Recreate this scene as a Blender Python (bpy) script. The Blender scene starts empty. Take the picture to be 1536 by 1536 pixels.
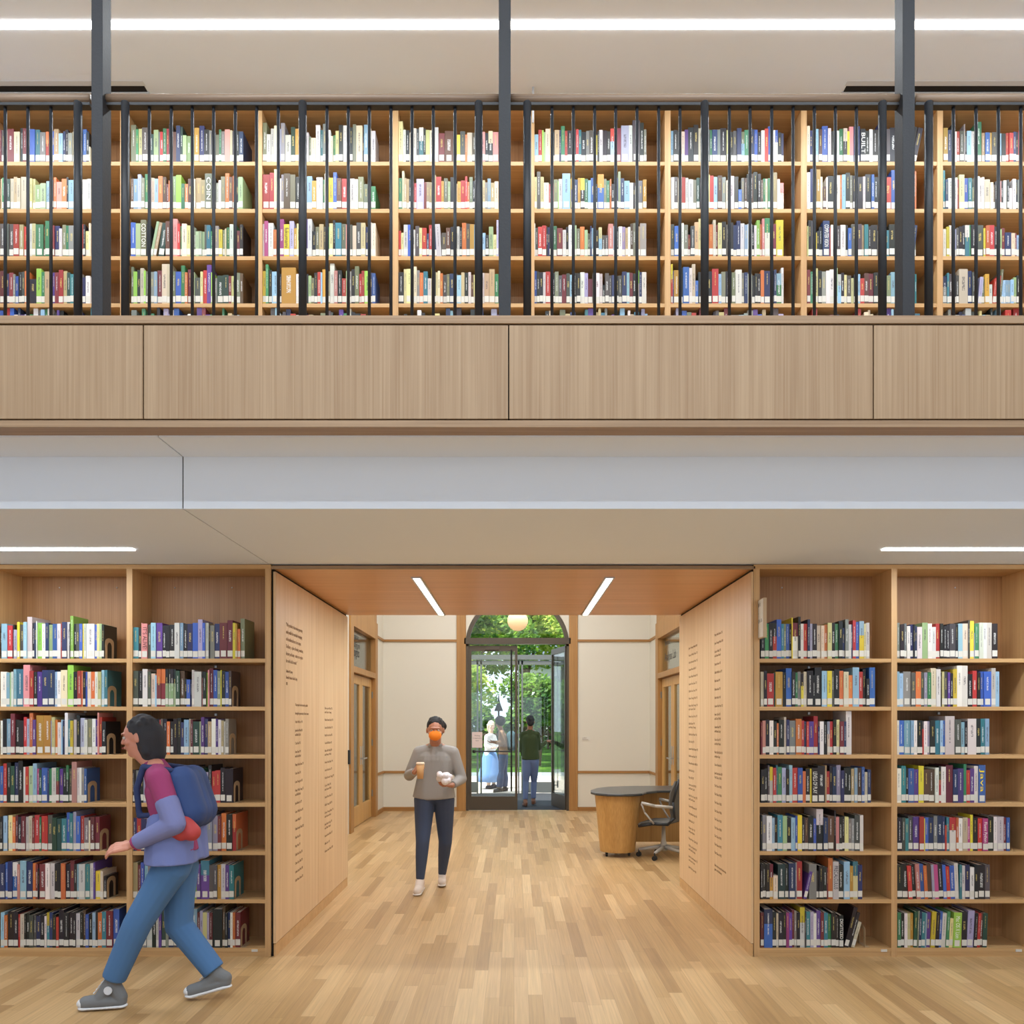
import bpy, math, random
from mathutils import Vector, Matrix
random.seed(7)
S = bpy.context.scene
COL = S.collection
F = 1232.0; CX = 771.0; CY = 1083.0; CH = 1.6
def P(px, py, Y): return Vector(((px-CX)*Y/F, Y, CH-(py-CY)*Y/F))
def X(px, Y=5.6): return (px-CX)*Y/F
def Z(py, Y=5.6): return CH-(py-CY)*Y/F
# ------------------------------------------------------------------ materials
def lin(c): return tuple(((v/255)/12.92 if v/255 <= .04045 else ((v/255+.055)/1.055)**2.4) for v in c)
def newmat(name):
    m = bpy.data.materials.new(name); m.use_nodes = True
    nt = m.node_tree; return m, nt, nt.nodes['Principled BSDF']
def plain(name, rgb, rough=.6, metal=0, bump=0, bscale=200, emit=0, spec=.5):
    m, nt, b = newmat(name)
    b.inputs['Base Color'].default_value = (*lin(rgb), 1)
    b.inputs['Roughness'].default_value = rough; b.inputs['Metallic'].default_value = metal
    b.inputs['Specular IOR Level'].default_value = spec
    n = nt.nodes.new('ShaderNodeTexNoise'); n.inputs['Scale'].default_value = bscale
    tc = nt.nodes.new('ShaderNodeTexCoord'); nt.links.new(tc.outputs['Object'], n.inputs['Vector'])
    if bump:
        bp = nt.nodes.new('ShaderNodeBump'); bp.inputs['Strength'].default_value = bump; bp.inputs['Distance'].default_value = .002
        nt.links.new(n.outputs[0], bp.inputs['Height']); nt.links.new(bp.outputs[0], b.inputs['Normal'])
    else:
        mr = nt.nodes.new('ShaderNodeMapRange'); mr.inputs[3].default_value = rough-.05; mr.inputs[4].default_value = min(1, rough+.05)
        nt.links.new(n.outputs[0], mr.inputs[0]); nt.links.new(mr.outputs[0], b.inputs['Roughness'])
    if emit:
        b.inputs['Emission Color'].default_value = (*lin(rgb), 1); b.inputs['Emission Strength'].default_value = emit
    return m
def wood(name, c1, c2, grain='Z', rough=.45, fine=170):
    m, nt, b = newmat(name); L = nt.links.new
    tc = nt.nodes.new('ShaderNodeTexCoord')
    def nz(sc, det, long=1.2):
        mp = nt.nodes.new('ShaderNodeMapping')
        v = [sc, sc, sc]; v['XYZ'.index(grain)] = long
        mp.inputs['Scale'].default_value = v
        n = nt.nodes.new('ShaderNodeTexNoise'); n.inputs['Scale'].default_value = 1; n.inputs['Detail'].default_value = det
        L(tc.outputs['Object'], mp.inputs[0]); L(mp.outputs[0], n.inputs['Vector']); return n
    a = nz(fine, 3); d = nz(14, 2, .5)
    mx = nt.nodes.new('ShaderNodeMix'); mx.inputs[0].default_value = .42
    L(a.outputs[0], mx.inputs[2]); L(d.outputs[0], mx.inputs[3])
    rp = nt.nodes.new('ShaderNodeValToRGB')
    rp.color_ramp.elements[0].position = .36; rp.color_ramp.elements[1].position = .64
    rp.color_ramp.elements[0].color = (*lin(c2), 1); rp.color_ramp.elements[1].color = (*lin(c1), 1)
    L(mx.outputs[0], rp.inputs[0]); L(rp.outputs[0], b.inputs['Base Color'])
    b.inputs['Roughness'].default_value = rough
    bp = nt.nodes.new('ShaderNodeBump'); bp.inputs['Strength'].default_value = .12; bp.inputs['Distance'].default_value = .001
    L(a.outputs[0], bp.inputs['Height']); L(bp.outputs[0], b.inputs['Normal'])
    return m
def floor_mat():
    m, nt, b = newmat('oak_floor'); L = nt.links.new
    tc = nt.nodes.new('ShaderNodeTexCoord'); sp = nt.nodes.new('ShaderNodeSeparateXYZ'); L(tc.outputs['Object'], sp.inputs[0])
    def M(op, a, b_=None):
        n = nt.nodes.new('ShaderNodeMath'); n.operation = op
        for i, v in enumerate((a, b_)):
            if v is None: continue
            if isinstance(v, (int, float)): n.inputs[i].default_value = v
            else: L(v, n.inputs[i])
        return n.outputs[0]
    rx = M('DIVIDE', sp.outputs[0], .083); row = M('FLOOR', rx)
    w1 = nt.nodes.new('ShaderNodeTexWhiteNoise'); w1.noise_dimensions = '1D'; L(row, w1.inputs['W'])
    yy = M('ADD', M('DIVIDE', sp.outputs[1], .95), M('MULTIPLY', w1.outputs[0], 13.0)); idn = M('FLOOR', yy)
    cb = nt.nodes.new('ShaderNodeCombineXYZ'); L(row, cb.inputs[0]); L(idn, cb.inputs[1])
    w2 = nt.nodes.new('ShaderNodeTexWhiteNoise'); w2.noise_dimensions = '3D'; L(cb.outputs[0], w2.inputs[0])
    rp = nt.nodes.new('ShaderNodeValToRGB'); e = rp.color_ramp.elements
    e[0].position = 0; e[0].color = (*lin((164, 128, 84)), 1); e[1].position = 1; e[1].color = (*lin((206, 172, 124)), 1)
    k = e.new(.25); k.color = (*lin((182, 146, 98)), 1); k = e.new(.7); k.color = (*lin((194, 158, 111)), 1)
    L(w2.outputs[0], rp.inputs[0])
    mp = nt.nodes.new('ShaderNodeMapping'); mp.inputs['Scale'].default_value = (90, 2.2, 1); L(tc.outputs['Object'], mp.inputs[0])
    ad = nt.nodes.new('ShaderNodeVectorMath'); ad.operation = 'ADD'; L(mp.outputs[0], ad.inputs[0]); L(w2.outputs[1], ad.inputs[1])
    nz = nt.nodes.new('ShaderNodeTexNoise'); nz.inputs['Scale'].default_value = 1; nz.inputs['Detail'].default_value = 4; L(ad.outputs[0], nz.inputs['Vector'])
    mr = nt.nodes.new('ShaderNodeMapRange'); mr.inputs[1].default_value = .3; mr.inputs[2].default_value = .7; mr.inputs[3].default_value = .86; mr.inputs[4].default_value = 1.08
    L(nz.outputs[0], mr.inputs[0])
    fx = M('FRACT', rx); fy = M('FRACT', yy)
    jx = M('GREATER_THAN', M('MINIMUM', fx, M('SUBTRACT', 1.0, fx)), .012); jy = M('GREATER_THAN', M('MINIMUM', fy, M('SUBTRACT', 1.0, fy)), .0012)
    j = M('ADD', M('MULTIPLY', M('MULTIPLY', jx, jy), .3), .7)
    hs = nt.nodes.new('ShaderNodeVectorMath'); hs.operation = 'SCALE'; L(rp.outputs[0], hs.inputs[0]); L(M('MULTIPLY', mr.outputs[0], j), hs.inputs[3])
    L(hs.outputs[0], b.inputs['Base Color']); b.inputs['Roughness'].default_value = .38
    return m
def glassmat(name, tint=(.93, .97, .96), refl=.10):
    m = bpy.data.materials.new(name); m.use_nodes = True; nt = m.node_tree; nt.nodes.clear()
    o = nt.nodes.new('ShaderNodeOutputMaterial'); t = nt.nodes.new('ShaderNodeBsdfTransparent'); g = nt.nodes.new('ShaderNodeBsdfGlossy')
    t.inputs[0].default_value = (*tint, 1); g.inputs['Roughness'].default_value = .02
    lw = nt.nodes.new('ShaderNodeLayerWeight'); lw.inputs[0].default_value = .25
    ma = nt.nodes.new('ShaderNodeMath'); ma.operation = 'MULTIPLY_ADD'; ma.inputs[1].default_value = .6; ma.inputs[2].default_value = refl*.4; ma.use_clamp = True
    nt.links.new(lw.outputs['Fresnel'], ma.inputs[0])
    mx = nt.nodes.new('ShaderNodeMixShader'); nt.links.new(ma.outputs[0], mx.inputs[0]); nt.links.new(t.outputs[0], mx.inputs[1]); nt.links.new(g.outputs[0], mx.inputs[2])
    nt.links.new(mx.outputs[0], o.inputs[0]); return m
def leafmat(name, c1, c2):
    m, nt, b = newmat(name); L = nt.links.new
    tc = nt.nodes.new('ShaderNodeTexCoord'); n = nt.nodes.new('ShaderNodeTexNoise'); n.inputs['Scale'].default_value = 2.5; n.inputs['Detail'].default_value = 6
    L(tc.outputs['Object'], n.inputs['Vector']); rp = nt.nodes.new('ShaderNodeValToRGB')
    rp.color_ramp.elements[0].position = .4; rp.color_ramp.elements[1].position = .62
    rp.color_ramp.elements[0].color = (*lin(c1), 1); rp.color_ramp.elements[1].color = (*lin(c2), 1)
    L(n.outputs[0], rp.inputs[0]); L(rp.outputs[0], b.inputs['Base Color']); b.inputs['Roughness'].default_value = .5
    tr = nt.nodes.new('ShaderNodeBsdfTranslucent'); L(rp.outputs[0], tr.inputs[0])
    mx = nt.nodes.new('ShaderNodeMixShader'); mx.inputs[0].default_value = .45
    o = nt.nodes['Material Output']; L(b.outputs[0], mx.inputs[1]); L(tr.outputs[0], mx.inputs[2]); L(mx.outputs[0], o.inputs[0])
    return m
def bookmat():
    m, nt, b = newmat('book_cover'); L = nt.links.new
    at = nt.nodes.new('ShaderNodeAttribute'); at.attribute_name = 'col'
    uv = nt.nodes.new('ShaderNodeUVMap'); sp = nt.nodes.new('ShaderNodeSeparateXYZ'); L(uv.outputs[0], sp.inputs[0])
    def M(op, a, b_=None):
        n = nt.nodes.new('ShaderNodeMath'); n.operation = op
        for i, v in enumerate((a, b_)):
            if v is None: continue
            if isinstance(v, (int, float)): n.inputs[i].default_value = v
            else: L(v, n.inputs[i])
        return n.outputs[0]
    u, v = sp.outputs[0], sp.outputs[1]; sd = at.outputs['Alpha']
    s7 = M('FRACT', M('MULTIPLY', sd, 7.13)); s13 = M('FRACT', M('MULTIPLY', sd, 13.7))
    inu = M('LESS_THAN', M('ABSOLUTE', M('SUBTRACT', u, .5)), M('ADD', .06, M('MULTIPLY', s7, .13)))
    inv = M('MULTIPLY', M('GREATER_THAN', v, M('ADD', .30, M('MULTIPLY', s13, .28))), M('LESS_THAN', v, M('SUBTRACT', .93, M('MULTIPLY', s7, .2))))
    cb = nt.nodes.new('ShaderNodeCombineXYZ'); L(M('FLOOR', M('MULTIPLY', v, 80)), cb.inputs[0]); L(M('FLOOR', M('MULTIPLY', u, 9)), cb.inputs[1]); L(M('MULTIPLY', sd, 91), cb.inputs[2])
    wn = nt.nodes.new('ShaderNodeTexWhiteNoise'); L(cb.outputs[0], wn.inputs[0])
    gl = M('GREATER_THAN', wn.outputs[0], .34)
    mask = M('MULTIPLY', M('MULTIPLY', inu, inv), M('MULTIPLY', gl, M('GREATER_THAN', sd, .12)))
    bw = nt.nodes.new('ShaderNodeRGBToBW'); L(at.outputs['Color'], bw.inputs[0])
    dk = M('GREATER_THAN', bw.outputs[0], .33)
    m1 = nt.nodes.new('ShaderNodeMix'); m1.data_type = 'RGBA'; m1.inputs[6].default_value = (.72, .72, .70, 1); m1.inputs[7].default_value = (.62, .48, .14, 1)
    L(M('GREATER_THAN', s13, .62), m1.inputs[0])
    m2 = nt.nodes.new('ShaderNodeMix'); m2.data_type = 'RGBA'; m2.inputs[7].default_value = (.07, .06, .08, 1)
    L(dk, m2.inputs[0]); L(m1.outputs[2], m2.inputs[6])
    m3 = nt.nodes.new('ShaderNodeMix'); m3.data_type = 'RGBA'
    L(M('MULTIPLY', mask, .68), m3.inputs[0]); L(at.outputs['Color'], m3.inputs[6]); L(m2.outputs[2], m3.inputs[7])
    L(m3.outputs[2], b.inputs['Base Color']); b.inputs['Roughness'].default_value = .42
    return m
M_ = dict(
 oakcase=wood('oak_case', (172, 126, 82), (146, 102, 60)), oakedge=wood('oak_edge', (212, 172, 122), (190, 147, 98), 'Z'),
 oakshelf=wood('oak_shelf', (210, 170, 118), (188, 146, 96), 'X'), oakpanel=wood('oak_panel', (226, 194, 152), (208, 172, 128)),
 oakceil=wood('oak_ceiling', (214, 162, 108), (192, 138, 86), 'X', .35), fascia=wood('fascia_oak', (172, 146, 116), (150, 122, 92), 'Z', .5, 130),
 fasciah=wood('fascia_oak_lengthwise', (170, 142, 112), (140, 112, 84), 'X', .5, 130), handrail=wood('handrail_oak', (150, 128, 108), (124, 102, 84), 'X', .4),
 oldoak=wood('old_oak', (178, 132, 74), (150, 104, 52)), oldoakh=wood('old_oak_lengthwise', (176, 128, 70), (146, 100, 50), 'X'), doorwood=wood('door_oak', (205, 160, 96), (180, 134, 74)),
 floor=floor_mat(), ceil=plain('ceiling_paint', (228, 237, 250), .9), white=plain('white_paint', (206, 210, 216), .9),
 cream=plain('cream_paint', (218, 212, 198), .85), gap=plain('shadow_gap', (22, 17, 14), .9), grey=plain('grey_paint', (150, 146, 140), .9),
 steel=plain('black_steel', (27, 30, 37), .6, .0, .5, 90), steels=plain('black_steel_smooth', (28, 31, 37), .5, .0),
 bronze=plain('dark_bronze', (78, 68, 56), .4, .3), greymetal=plain('grey_metal', (120, 124, 124), .4, .4), chrome=plain('brushed_steel', (190, 190, 190), .3, .9),
 paper=plain('page_paper', (228, 220, 204), .85), label=plain('label_paper', (216, 212, 202), .6), tanmetal=plain('tan_metal', (190, 164, 130), .45),
 ink=plain('dark_ink', (142, 110, 82), .8), black=plain('black_plastic', (24, 25, 28), .45), emitw=plain('lamp_white', (255, 252, 246), .5, emit=7),
 globe=plain('opal_globe', (255, 224, 180), .4, emit=.3), book=bookmat(), glass=glassmat('clear_glass'), glassd=glassmat('tinted_glass', (.80, .9, .88), .2),
 laminate=plain('dark_laminate', (62, 64, 66), .3), mesh=plain('grey_mesh', (92, 88, 82), .7), greyplastic=plain('light_grey_plastic', (172, 166, 158), .4),
 mat=plain('entrance_mat', (48, 52, 60), .95, bump=.6), paving=plain('pale_paving', (214, 200, 186), .8), grass=leafmat('lawn_grass', (58, 105, 40), (120, 165, 62)),
 path=plain('grey_path', (150, 152, 158), .85), bark=plain('tree_bark', (92, 76, 60), .9, bump=.8, bscale=12),
 leafd=leafmat('leaves_dark', (52, 100, 40), (130, 170, 60)), leafl=leafmat('leaves_light', (110, 160, 52), (215, 222, 110)),
)
# ------------------------------------------------------------------ mesh builder
class MB:
    def __init__(s): s.v = []; s.f = []; s.mi = []
    def add(s, vs, fs, mi=0):
        o = len(s.v); s.v += [tuple(v) for v in vs]; s.f += [tuple(i+o for i in f) for f in fs]; s.mi += [mi]*len(fs); return s
    def box(s, x0, x1, y0, y1, z0, z1, mi=0, mat=None):
        vs = [Vector((x, y, z)) for z in (z0, z1) for y in (y0, y1) for x in (x0, x1)]
        if mat is not None: vs = [mat @ v for v in vs]
        return s.add(vs, [(0, 2, 3, 1), (4, 5, 7, 6), (0, 1, 5, 4), (2, 6, 7, 3), (0, 4, 6, 2), (1, 3, 7, 5)], mi)
    def tube(s, p0, p1, r0, r1=None, n=12, mi=0, cap=True):
        r1 = r0 if r1 is None else r1; p0 = Vector(p0); p1 = Vector(p1); d = (p1-p0).normalized()
        a = d.orthogonal().normalized(); b = d.cross(a); vs = []
        for p, r in ((p0, r0), (p1, r1)):
            for i in range(n):
                t = 2*math.pi*i/n; vs.append(p+a*math.cos(t)*r+b*math.sin(t)*r)
        fs = [(i, (i+1) % n, n+(i+1) % n, n+i) for i in range(n)]
        if cap: fs += [tuple(range(n-1, -1, -1)), tuple(range(n, 2*n))]
        return s.add(vs, fs, mi)
    def path(s, pts, r, n=8, mi=0):
        for a, b in zip(pts[:-1], pts[1:]): s.tube(a, b, r, r, n, mi)
        for p in pts[1:-1]: s.ball(p, r, n=n, mi=mi)
        return s
    def ball(s, c, r, sc=(1, 1, 1), n=12, mi=0, rot=None):
        c = Vector(c); m = max(4, n//2+1); vs = []; fs = []
        for j in range(m+1):
            ph = math.pi*j/m
            for i in range(n):
                t = 2*math.pi*i/n; v = Vector((math.sin(ph)*math.cos(t)*sc[0], math.sin(ph)*math.sin(t)*sc[1], math.cos(ph)*sc[2]))*r
                if rot is not None: v = rot @ v
                vs.append(c+v)
        for j in range(m):
            for i in range(n): fs.append((j*n+i, (j+1)*n+i, (j+1)*n+(i+1) % n, j*n+(i+1) % n))
        return s.add(vs, fs, mi)
    def cone(s, p0, p1, r0, r1, n=14):      # round-ended tapered limb
        s.ball(p0, r0, n=n); s.ball(p1, r1, n=n); s.tube(p0, p1, r0, r1, n); return s
    def chain(s, pr, n=14, flat=False):
        for (a, ra), (b, rb) in zip(pr[:-1], pr[1:]):
            if flat and b is pr[-1][0]: s.ball(a, ra, n=n); s.tube(a, b, ra, rb, n)
            else: s.cone(a, b, ra, rb, n)
        return s
    def lathe(s, prof, c, n=32, sx=1, sy=1, mi=0):
        vs = []; c = Vector(c)
        for r, z in prof:
            for i in range(n):
                t = 2*math.pi*i/n; vs.append(c+Vector((r*sx*math.cos(t), r*sy*math.sin(t), z)))
        fs = [(j*n+i, j*n+(i+1) % n, (j+1)*n+(i+1) % n, (j+1)*n+i) for j in range(len(prof)-1) for i in range(n)]
        fs += [tuple(range(n-1, -1, -1)), tuple(range((len(prof)-1)*n, len(prof)*n))]
        return s.add(vs, fs, mi)
    def prism(s, pts, z0, z1, mi=0, mat=None):   # pts in xy
        n = len(pts); vs = [Vector((p[0], p[1], z0)) for p in pts]+[Vector((p[0], p[1], z1)) for p in pts]
        if mat is not None: vs = [mat @ v for v in vs]
        return s.add(vs, [tuple(range(n-1, -1, -1)), tuple(range(n, 2*n))]+[(i, (i+1) % n, n+(i+1) % n, n+i) for i in range(n)], mi)
    def build(s, name, mats, parent=None, smooth=False, bevel=0, center=True, remesh=0, subd=0):
        me = bpy.data.meshes.new(name); vs = s.v; loc = Vector((0, 0, 0))
        if parent is None and center and vs:
            xs = [v[0] for v in vs]; ys = [v[1] for v in vs]; zs = [v[2] for v in vs]
            loc = Vector(((min(xs)+max(xs))/2, (min(ys)+max(ys))/2, min(zs)))
            vs = [(v[0]-loc.x, v[1]-loc.y, v[2]-loc.z) for v in vs]
        me.from_pydata(vs, [], s.f)
        if not isinstance(mats, (list, tuple)): mats = [mats]
        for m in mats: me.materials.append(m)
        if len(mats) > 1: me.polygons.foreach_set('material_index', s.mi)
        if smooth: me.polygons.foreach_set('use_smooth', [True]*len(s.f))
        o = bpy.data.objects.new(name, me); o.location = loc; COL.objects.link(o); WL[o.name] = loc
        if parent is not None: setp(o, parent)
        if bevel:
            b = o.modifiers.new('bevel', 'BEVEL'); b.width = bevel; b.segments = 2; b.limit_method = 'ANGLE'
        if remesh:
            r = o.modifiers.new('remesh', 'REMESH'); r.mode = 'VOXEL'; r.voxel_size = remesh; r.use_smooth_shade = True
            q = o.modifiers.new('smooth', 'SMOOTH'); q.iterations = 8 if name in ('sweater', 'trousers', 'hair', 'main_bag', 'pocket') else 3; q.factor = .6
        return o
WL = {}
def setp(o, parent):
    o.parent = parent; o.matrix_parent_inverse = Matrix.Translation(-WL[parent.name]); WL[o.name] = Vector((0, 0, 0))
def tag(o, label, cat, group=None, kind=None):
    if label: o['label'] = label
    if cat: o['category'] = cat
    if group: o['group'] = group
    if kind: o['kind'] = kind
    return o
def thing(name, loc, label, cat, group=None):
    o = bpy.data.objects.new(name, None); o.location = loc; o.empty_display_size = .1; COL.objects.link(o); WL[o.name] = Vector(loc)
    return tag(o, label, cat, group)
def struct(name, mb, mat, label=None, parent=None, bevel=0, cat=None):
    o = mb.build(name, mat, parent, center=False, bevel=bevel)
    if parent is None: tag(o, label, cat or 'room part', None, 'structure')
    return o
def bx(*a): return MB().box(*a)
def tomesh(o, name):
    bpy.context.view_layer.update(); dg = bpy.context.evaluated_depsgraph_get()
    me = bpy.data.meshes.new_from_object(o.evaluated_get(dg)); c = o.data; bpy.data.objects.remove(o); bpy.data.curves.remove(c)
    me.name = name; q = bpy.data.objects.new(name, me); COL.objects.link(q); return q
def text(body, loc, ax, up, size, mat, parent, name='lettering', width=None, align='LEFT', spacing=1.0, ext=.0004, lab=None):
    c = bpy.data.curves.new(name, 'FONT'); c.body = body; c.size = size; c.extrude = ext; c.align_x = align; c.align_y = 'TOP_BASELINE'; c.space_line = spacing; c.resolution_u = 3
    c.materials.append(mat); o = bpy.data.objects.new(name, c); COL.objects.link(o)
    ax = Vector(ax).normalized(); up = Vector(up).normalized(); nz = ax.cross(up)
    R = Matrix((ax, up, nz)).transposed().to_4x4(); w = 1
    o = tomesh(o, name)
    if width: w = width/max(1e-4, max(v.co.x for v in o.data.vertices)-min(v.co.x for v in o.data.vertices))
    o.matrix_world = Matrix.Translation(Vector(loc)) @ R @ Matrix.Diagonal((w, 1, 1, 1))
    if parent is not None:
        mw = o.matrix_world.copy(); o.parent = parent; o.matrix_parent_inverse = Matrix.Translation(-WL[parent.name]); o.matrix_basis = mw
    if lab: o['label'] = lab
    return o
# ------------------------------------------------------------------ camera / world
cam = bpy.data.cameras.new('camera'); co = bpy.data.objects.new('camera', cam); COL.objects.link(co); S.camera = co
co.location = (0, 0, CH); co.rotation_euler = (math.pi/2, 0, 0)
cam.sensor_width = 36; cam.lens = F/1536*36; cam.shift_x = (768-CX)/1536; cam.shift_y = (CY-768)/1536; cam.clip_end = 400; cam.clip_start = .05
w = bpy.data.worlds.new('world'); S.world = w; w.use_nodes = True; bg = w.node_tree.nodes['Background']
bg.inputs[0].default_value = (.80, .90, 1.0, 1); bg.inputs[1].default_value = 1.75
S.view_settings.view_transform = 'Standard'; S.view_settings.look = 'None'; S.view_settings.exposure = 0; S.view_settings.gamma = 1; S.view_settings.use_curve_mapping = False
XL, XR = -4.62, 4.86; YB = -6.5
# ------------------------------------------------------------------ setting
struct('floor', bx(XL, XR, YB, 14.95, -.1, 0), M_['floor'], 'light oak strip floor running through the passage to the doors', cat='floor')
struct('ceiling', bx(XL, XR, YB, 6.1, 5.85, 6.1), M_['ceil'], 'pale grey upper ceiling above the balcony bookcases', cat='ceiling')
struct('wall_left', bx(XL-.2, XL, YB, 6.1, 0, 6.1), M_['white'], 'white side wall left of the hall', cat='wall')
struct('wall_right', bx(XR, XR+.2, YB, 6.1, 0, 6.1), M_['white'], 'white side wall right of the hall', cat='wall')
mb = MB()
for i in range(5): x = XL+(XR-XL)*i/4; mb.box(x-.12, x+.12, YB-.2, YB, 0, 6.1)
for z0, z1 in ((0, .5), (2.9, 3.3), (5.6, 6.1)): mb.box(XL, XR, YB-.2, YB, z0, z1)
struct('wall_back', mb, M_['white'], 'window wall behind the viewer', cat='wall')
# wall masses either side of the passage, behind the bookcases
struct('wall_passage_left', bx(XL, -1.66, 5.93, 8.02, 0, 2.66), M_['cream'], 'wall mass left of the wooden passage', cat='wall')
struct('wall_passage_right', bx(1.65, XR, 5.93, 8.02, 0, 2.66), M_['cream'], 'wall mass right of the wooden passage', cat='wall')
struct('wall_upper', bx(XL, XR, 5.96, 6.1, 3.4, 6.1), M_['cream'], 'wall behind the balcony bookcase', cat='wall')
SX = -1.673
struct('ceiling_1', MB().box(XL, SX-.003, 4.15, 8.02, 2.677, 3.4).box(XL, SX-.003, 3.86, 4.15, 2.94, 3.4), M_['ceil'], 'stepped grey soffit under the balcony, left of the seam', cat='ceiling')
struct('ceiling_2', MB().box(SX+.003, XR, 4.15, 8.02, 2.677, 3.4).box(SX+.003, XR, 3.86, 4.15, 2.94, 3.4), M_['ceil'], 'stepped grey soffit under the balcony, right of the seam', cat='ceiling')
struct('trim_1', MB().box(SX-.003, SX+.003, 4.156, 8.0, 2.683, 3.39).box(SX-.003, SX+.003, 3.87, 4.16, 2.946, 3.39), M_['gap'], 'dark seam line across the soffit', cat='trim')
struct('floor_upper', bx(XL, XR, 3.79, 5.98, 3.4, 3.43), M_['oakshelf'], 'balcony floor', cat='floor')
# fascia
edges = [X(215-2*547.5, 3.75), X(215-547.5, 3.75), X(215, 3.75), X(763, 3.75), X(1310, 3.75), X(1857, 3.75), X(2404, 3.75)]
n = 2
for a, b in zip(edges[:-1], edges[1:]):
    a = max(a, XL); b = min(b, XR)
    if b-a < .1: continue
    struct('trim_%d' % n, bx(a+.003, b-.003, 3.75, 3.785, Z(628, 3.75), Z(488, 3.75)), M_['fascia'], 'oak veneer fascia board of the balcony edge', cat='trim'); n += 1
struct('trim_%d' % n, bx(XL, XR, 3.785, 3.862, 2.95, 3.42), M_['gap'], 'dark recess behind the fascia boards', cat='trim'); n += 1
struct('trim_%d' % n, bx(XL, XR, 3.745, 3.90, Z(485.5, 3.75), Z(474, 3.75)), M_['fasciah'], 'oak capping along the top of the balcony edge', cat='trim'); n += 1
struct('trim_%d' % n, bx(XL, XR, 3.75, 3.862, Z(640.5, 3.75), Z(630.5, 3.75)), M_['fasciah'], 'oak lip along the bottom of the balcony edge', cat='trim'); n += 1
# passage lining
struct('ceiling_3', bx(-1.655, 1.645, 5.62, 7.028, 2.645, 2.67), M_['oakceil'], 'front oak ceiling board of the passage', cat='ceiling')
struct('ceiling_4', bx(-1.655, 1.645, 7.032, 8.03, 2.645, 2.67), M_['oakceil'], 'rear oak ceiling board of the passage', cat='ceiling')
struct('trim_%d' % n, bx(-1.655, 1.645, 5.6, 5.619, 2.643, 2.662), M_['fasciah'], 'dark oak edge strip over the passage opening', cat='trim'); n += 1
struct('trim_%d' % n, bx(-1.657, -1.64, 5.615, 8.02, 0, 2.645), M_['gap'], 'shadow gap behind the left passage panels', cat='trim'); n += 1
struct('trim_%d' % n, bx(1.63, 1.647, 5.615, 8.02, 0, 2.645), M_['gap'], 'shadow gap behind the right passage panels', cat='trim'); n += 1
struct('baseboard_left', bx(-1.638, -1.628, 5.6, 8.03, 0, .085), M_['oakshelf'], 'oak skirting of the left passage side', cat='baseboard')
struct('baseboard_right', bx(1.62, 1.63, 5.6, 8.03, 0, .085), M_['oakshelf'], 'oak skirting of the right passage side', cat='baseboard')
pan = {}
for side, xa, xb in (('left', -1.641, -1.625), ('right', 1.617, 1.633)):
    for k, (ya, yb) in enumerate(((5.6, 6.828), (6.832, 8.03))):
        o = bx(xa, xb, ya, yb, .09, 2.625).build('wood_panel', M_['oakpanel'], None)
        tag(o, '%s oak wall panel of the passage on the %s, printed with dark lettering' % (('front', 'rear')[k], side), 'wall panel', 'lettered oak panels lining the passage')
        pan[side, k] = o
INK = M_['ink']
YX, ZU = (0, 1, 0), (0, 0, 1)
text('"With gratitude to those whose generosity\nmade possible the remarkable reimagining\nof the intellectual heart of our campus.\nThis library – a place of learning, connection,\ndiscovery and beauty – invites us to explore\nthe world in all its wonder."', (-1.6245, 5.855, 2.285), YX, ZU, .038, INK, pan['left', 0], width=.47, spacing=1.36)
text('Kathleen McCartney\nEleventh President of Smith College\n2021', (-1.6245, 5.855, 1.955), YX, ZU, .03, INK, pan['left', 0], width=.30, spacing=1.5)
FN = 'Anne Jane Mary Ruth Ellen Carol Susan Joan Helen Nancy Laura Alice Clara Grace Louise Edith'.split()
SN = 'Lee Gray Hill Ward Price Reed Stone Clark Baker Young Marsh Wells Frost Lane Brooks Hale'.split()
rn = random.Random(5)
def names(n, first=()):
    out = list(first)
    while len(out) < n:
        s = '%s %s %s ’%02d' % (rn.choice(FN), rn.choice(SN), rn.choice(SN), rn.randint(45, 99))
        if rn.random() < .35: s = '%s %s ’%02d' % (rn.choice(FN), rn.choice(SN), rn.randint(45, 99))
        out.append(s); out.append(''); 
        if rn.random() < .25: out[-1] = 'and %s %s' % (rn.choice(FN), rn.choice(SN)); out.append('')
    return '\n'.join(out[:n])
text(names(42, ['This project has been made possible', '', 'through the generosity of these donors', '']), (-1.6245, 6.10, 1.72), YX, ZU, .028, INK, pan['left', 0], width=.40, spacing=1.14)
text(names(38), (-1.6245, 7.05, 1.71), YX, ZU, .028, INK, pan['left', 1], width=.36, spacing=1.19)
NX = (0, -1, 0)
text(names(62), (1.6165, 7.60, 2.27), NX, ZU, .028, INK, pan['right', 1], width=.38, spacing=1.18)
cl = names(34).split('\n'); cl = cl[:34]
for y_ in (1961, 1962, 1964, 1965, 1966, 1967, 1970, 1971, 1972, 1975): cl += ['The Class of %d' % y_, '']
cl += ['', 'And to the many friends who', 'gave to this library']
text('\n'.join(cl), (1.6165, 6.62, 2.29), NX, ZU, .028, INK, pan['right', 0], width=.36, spacing=1.20)
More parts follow.
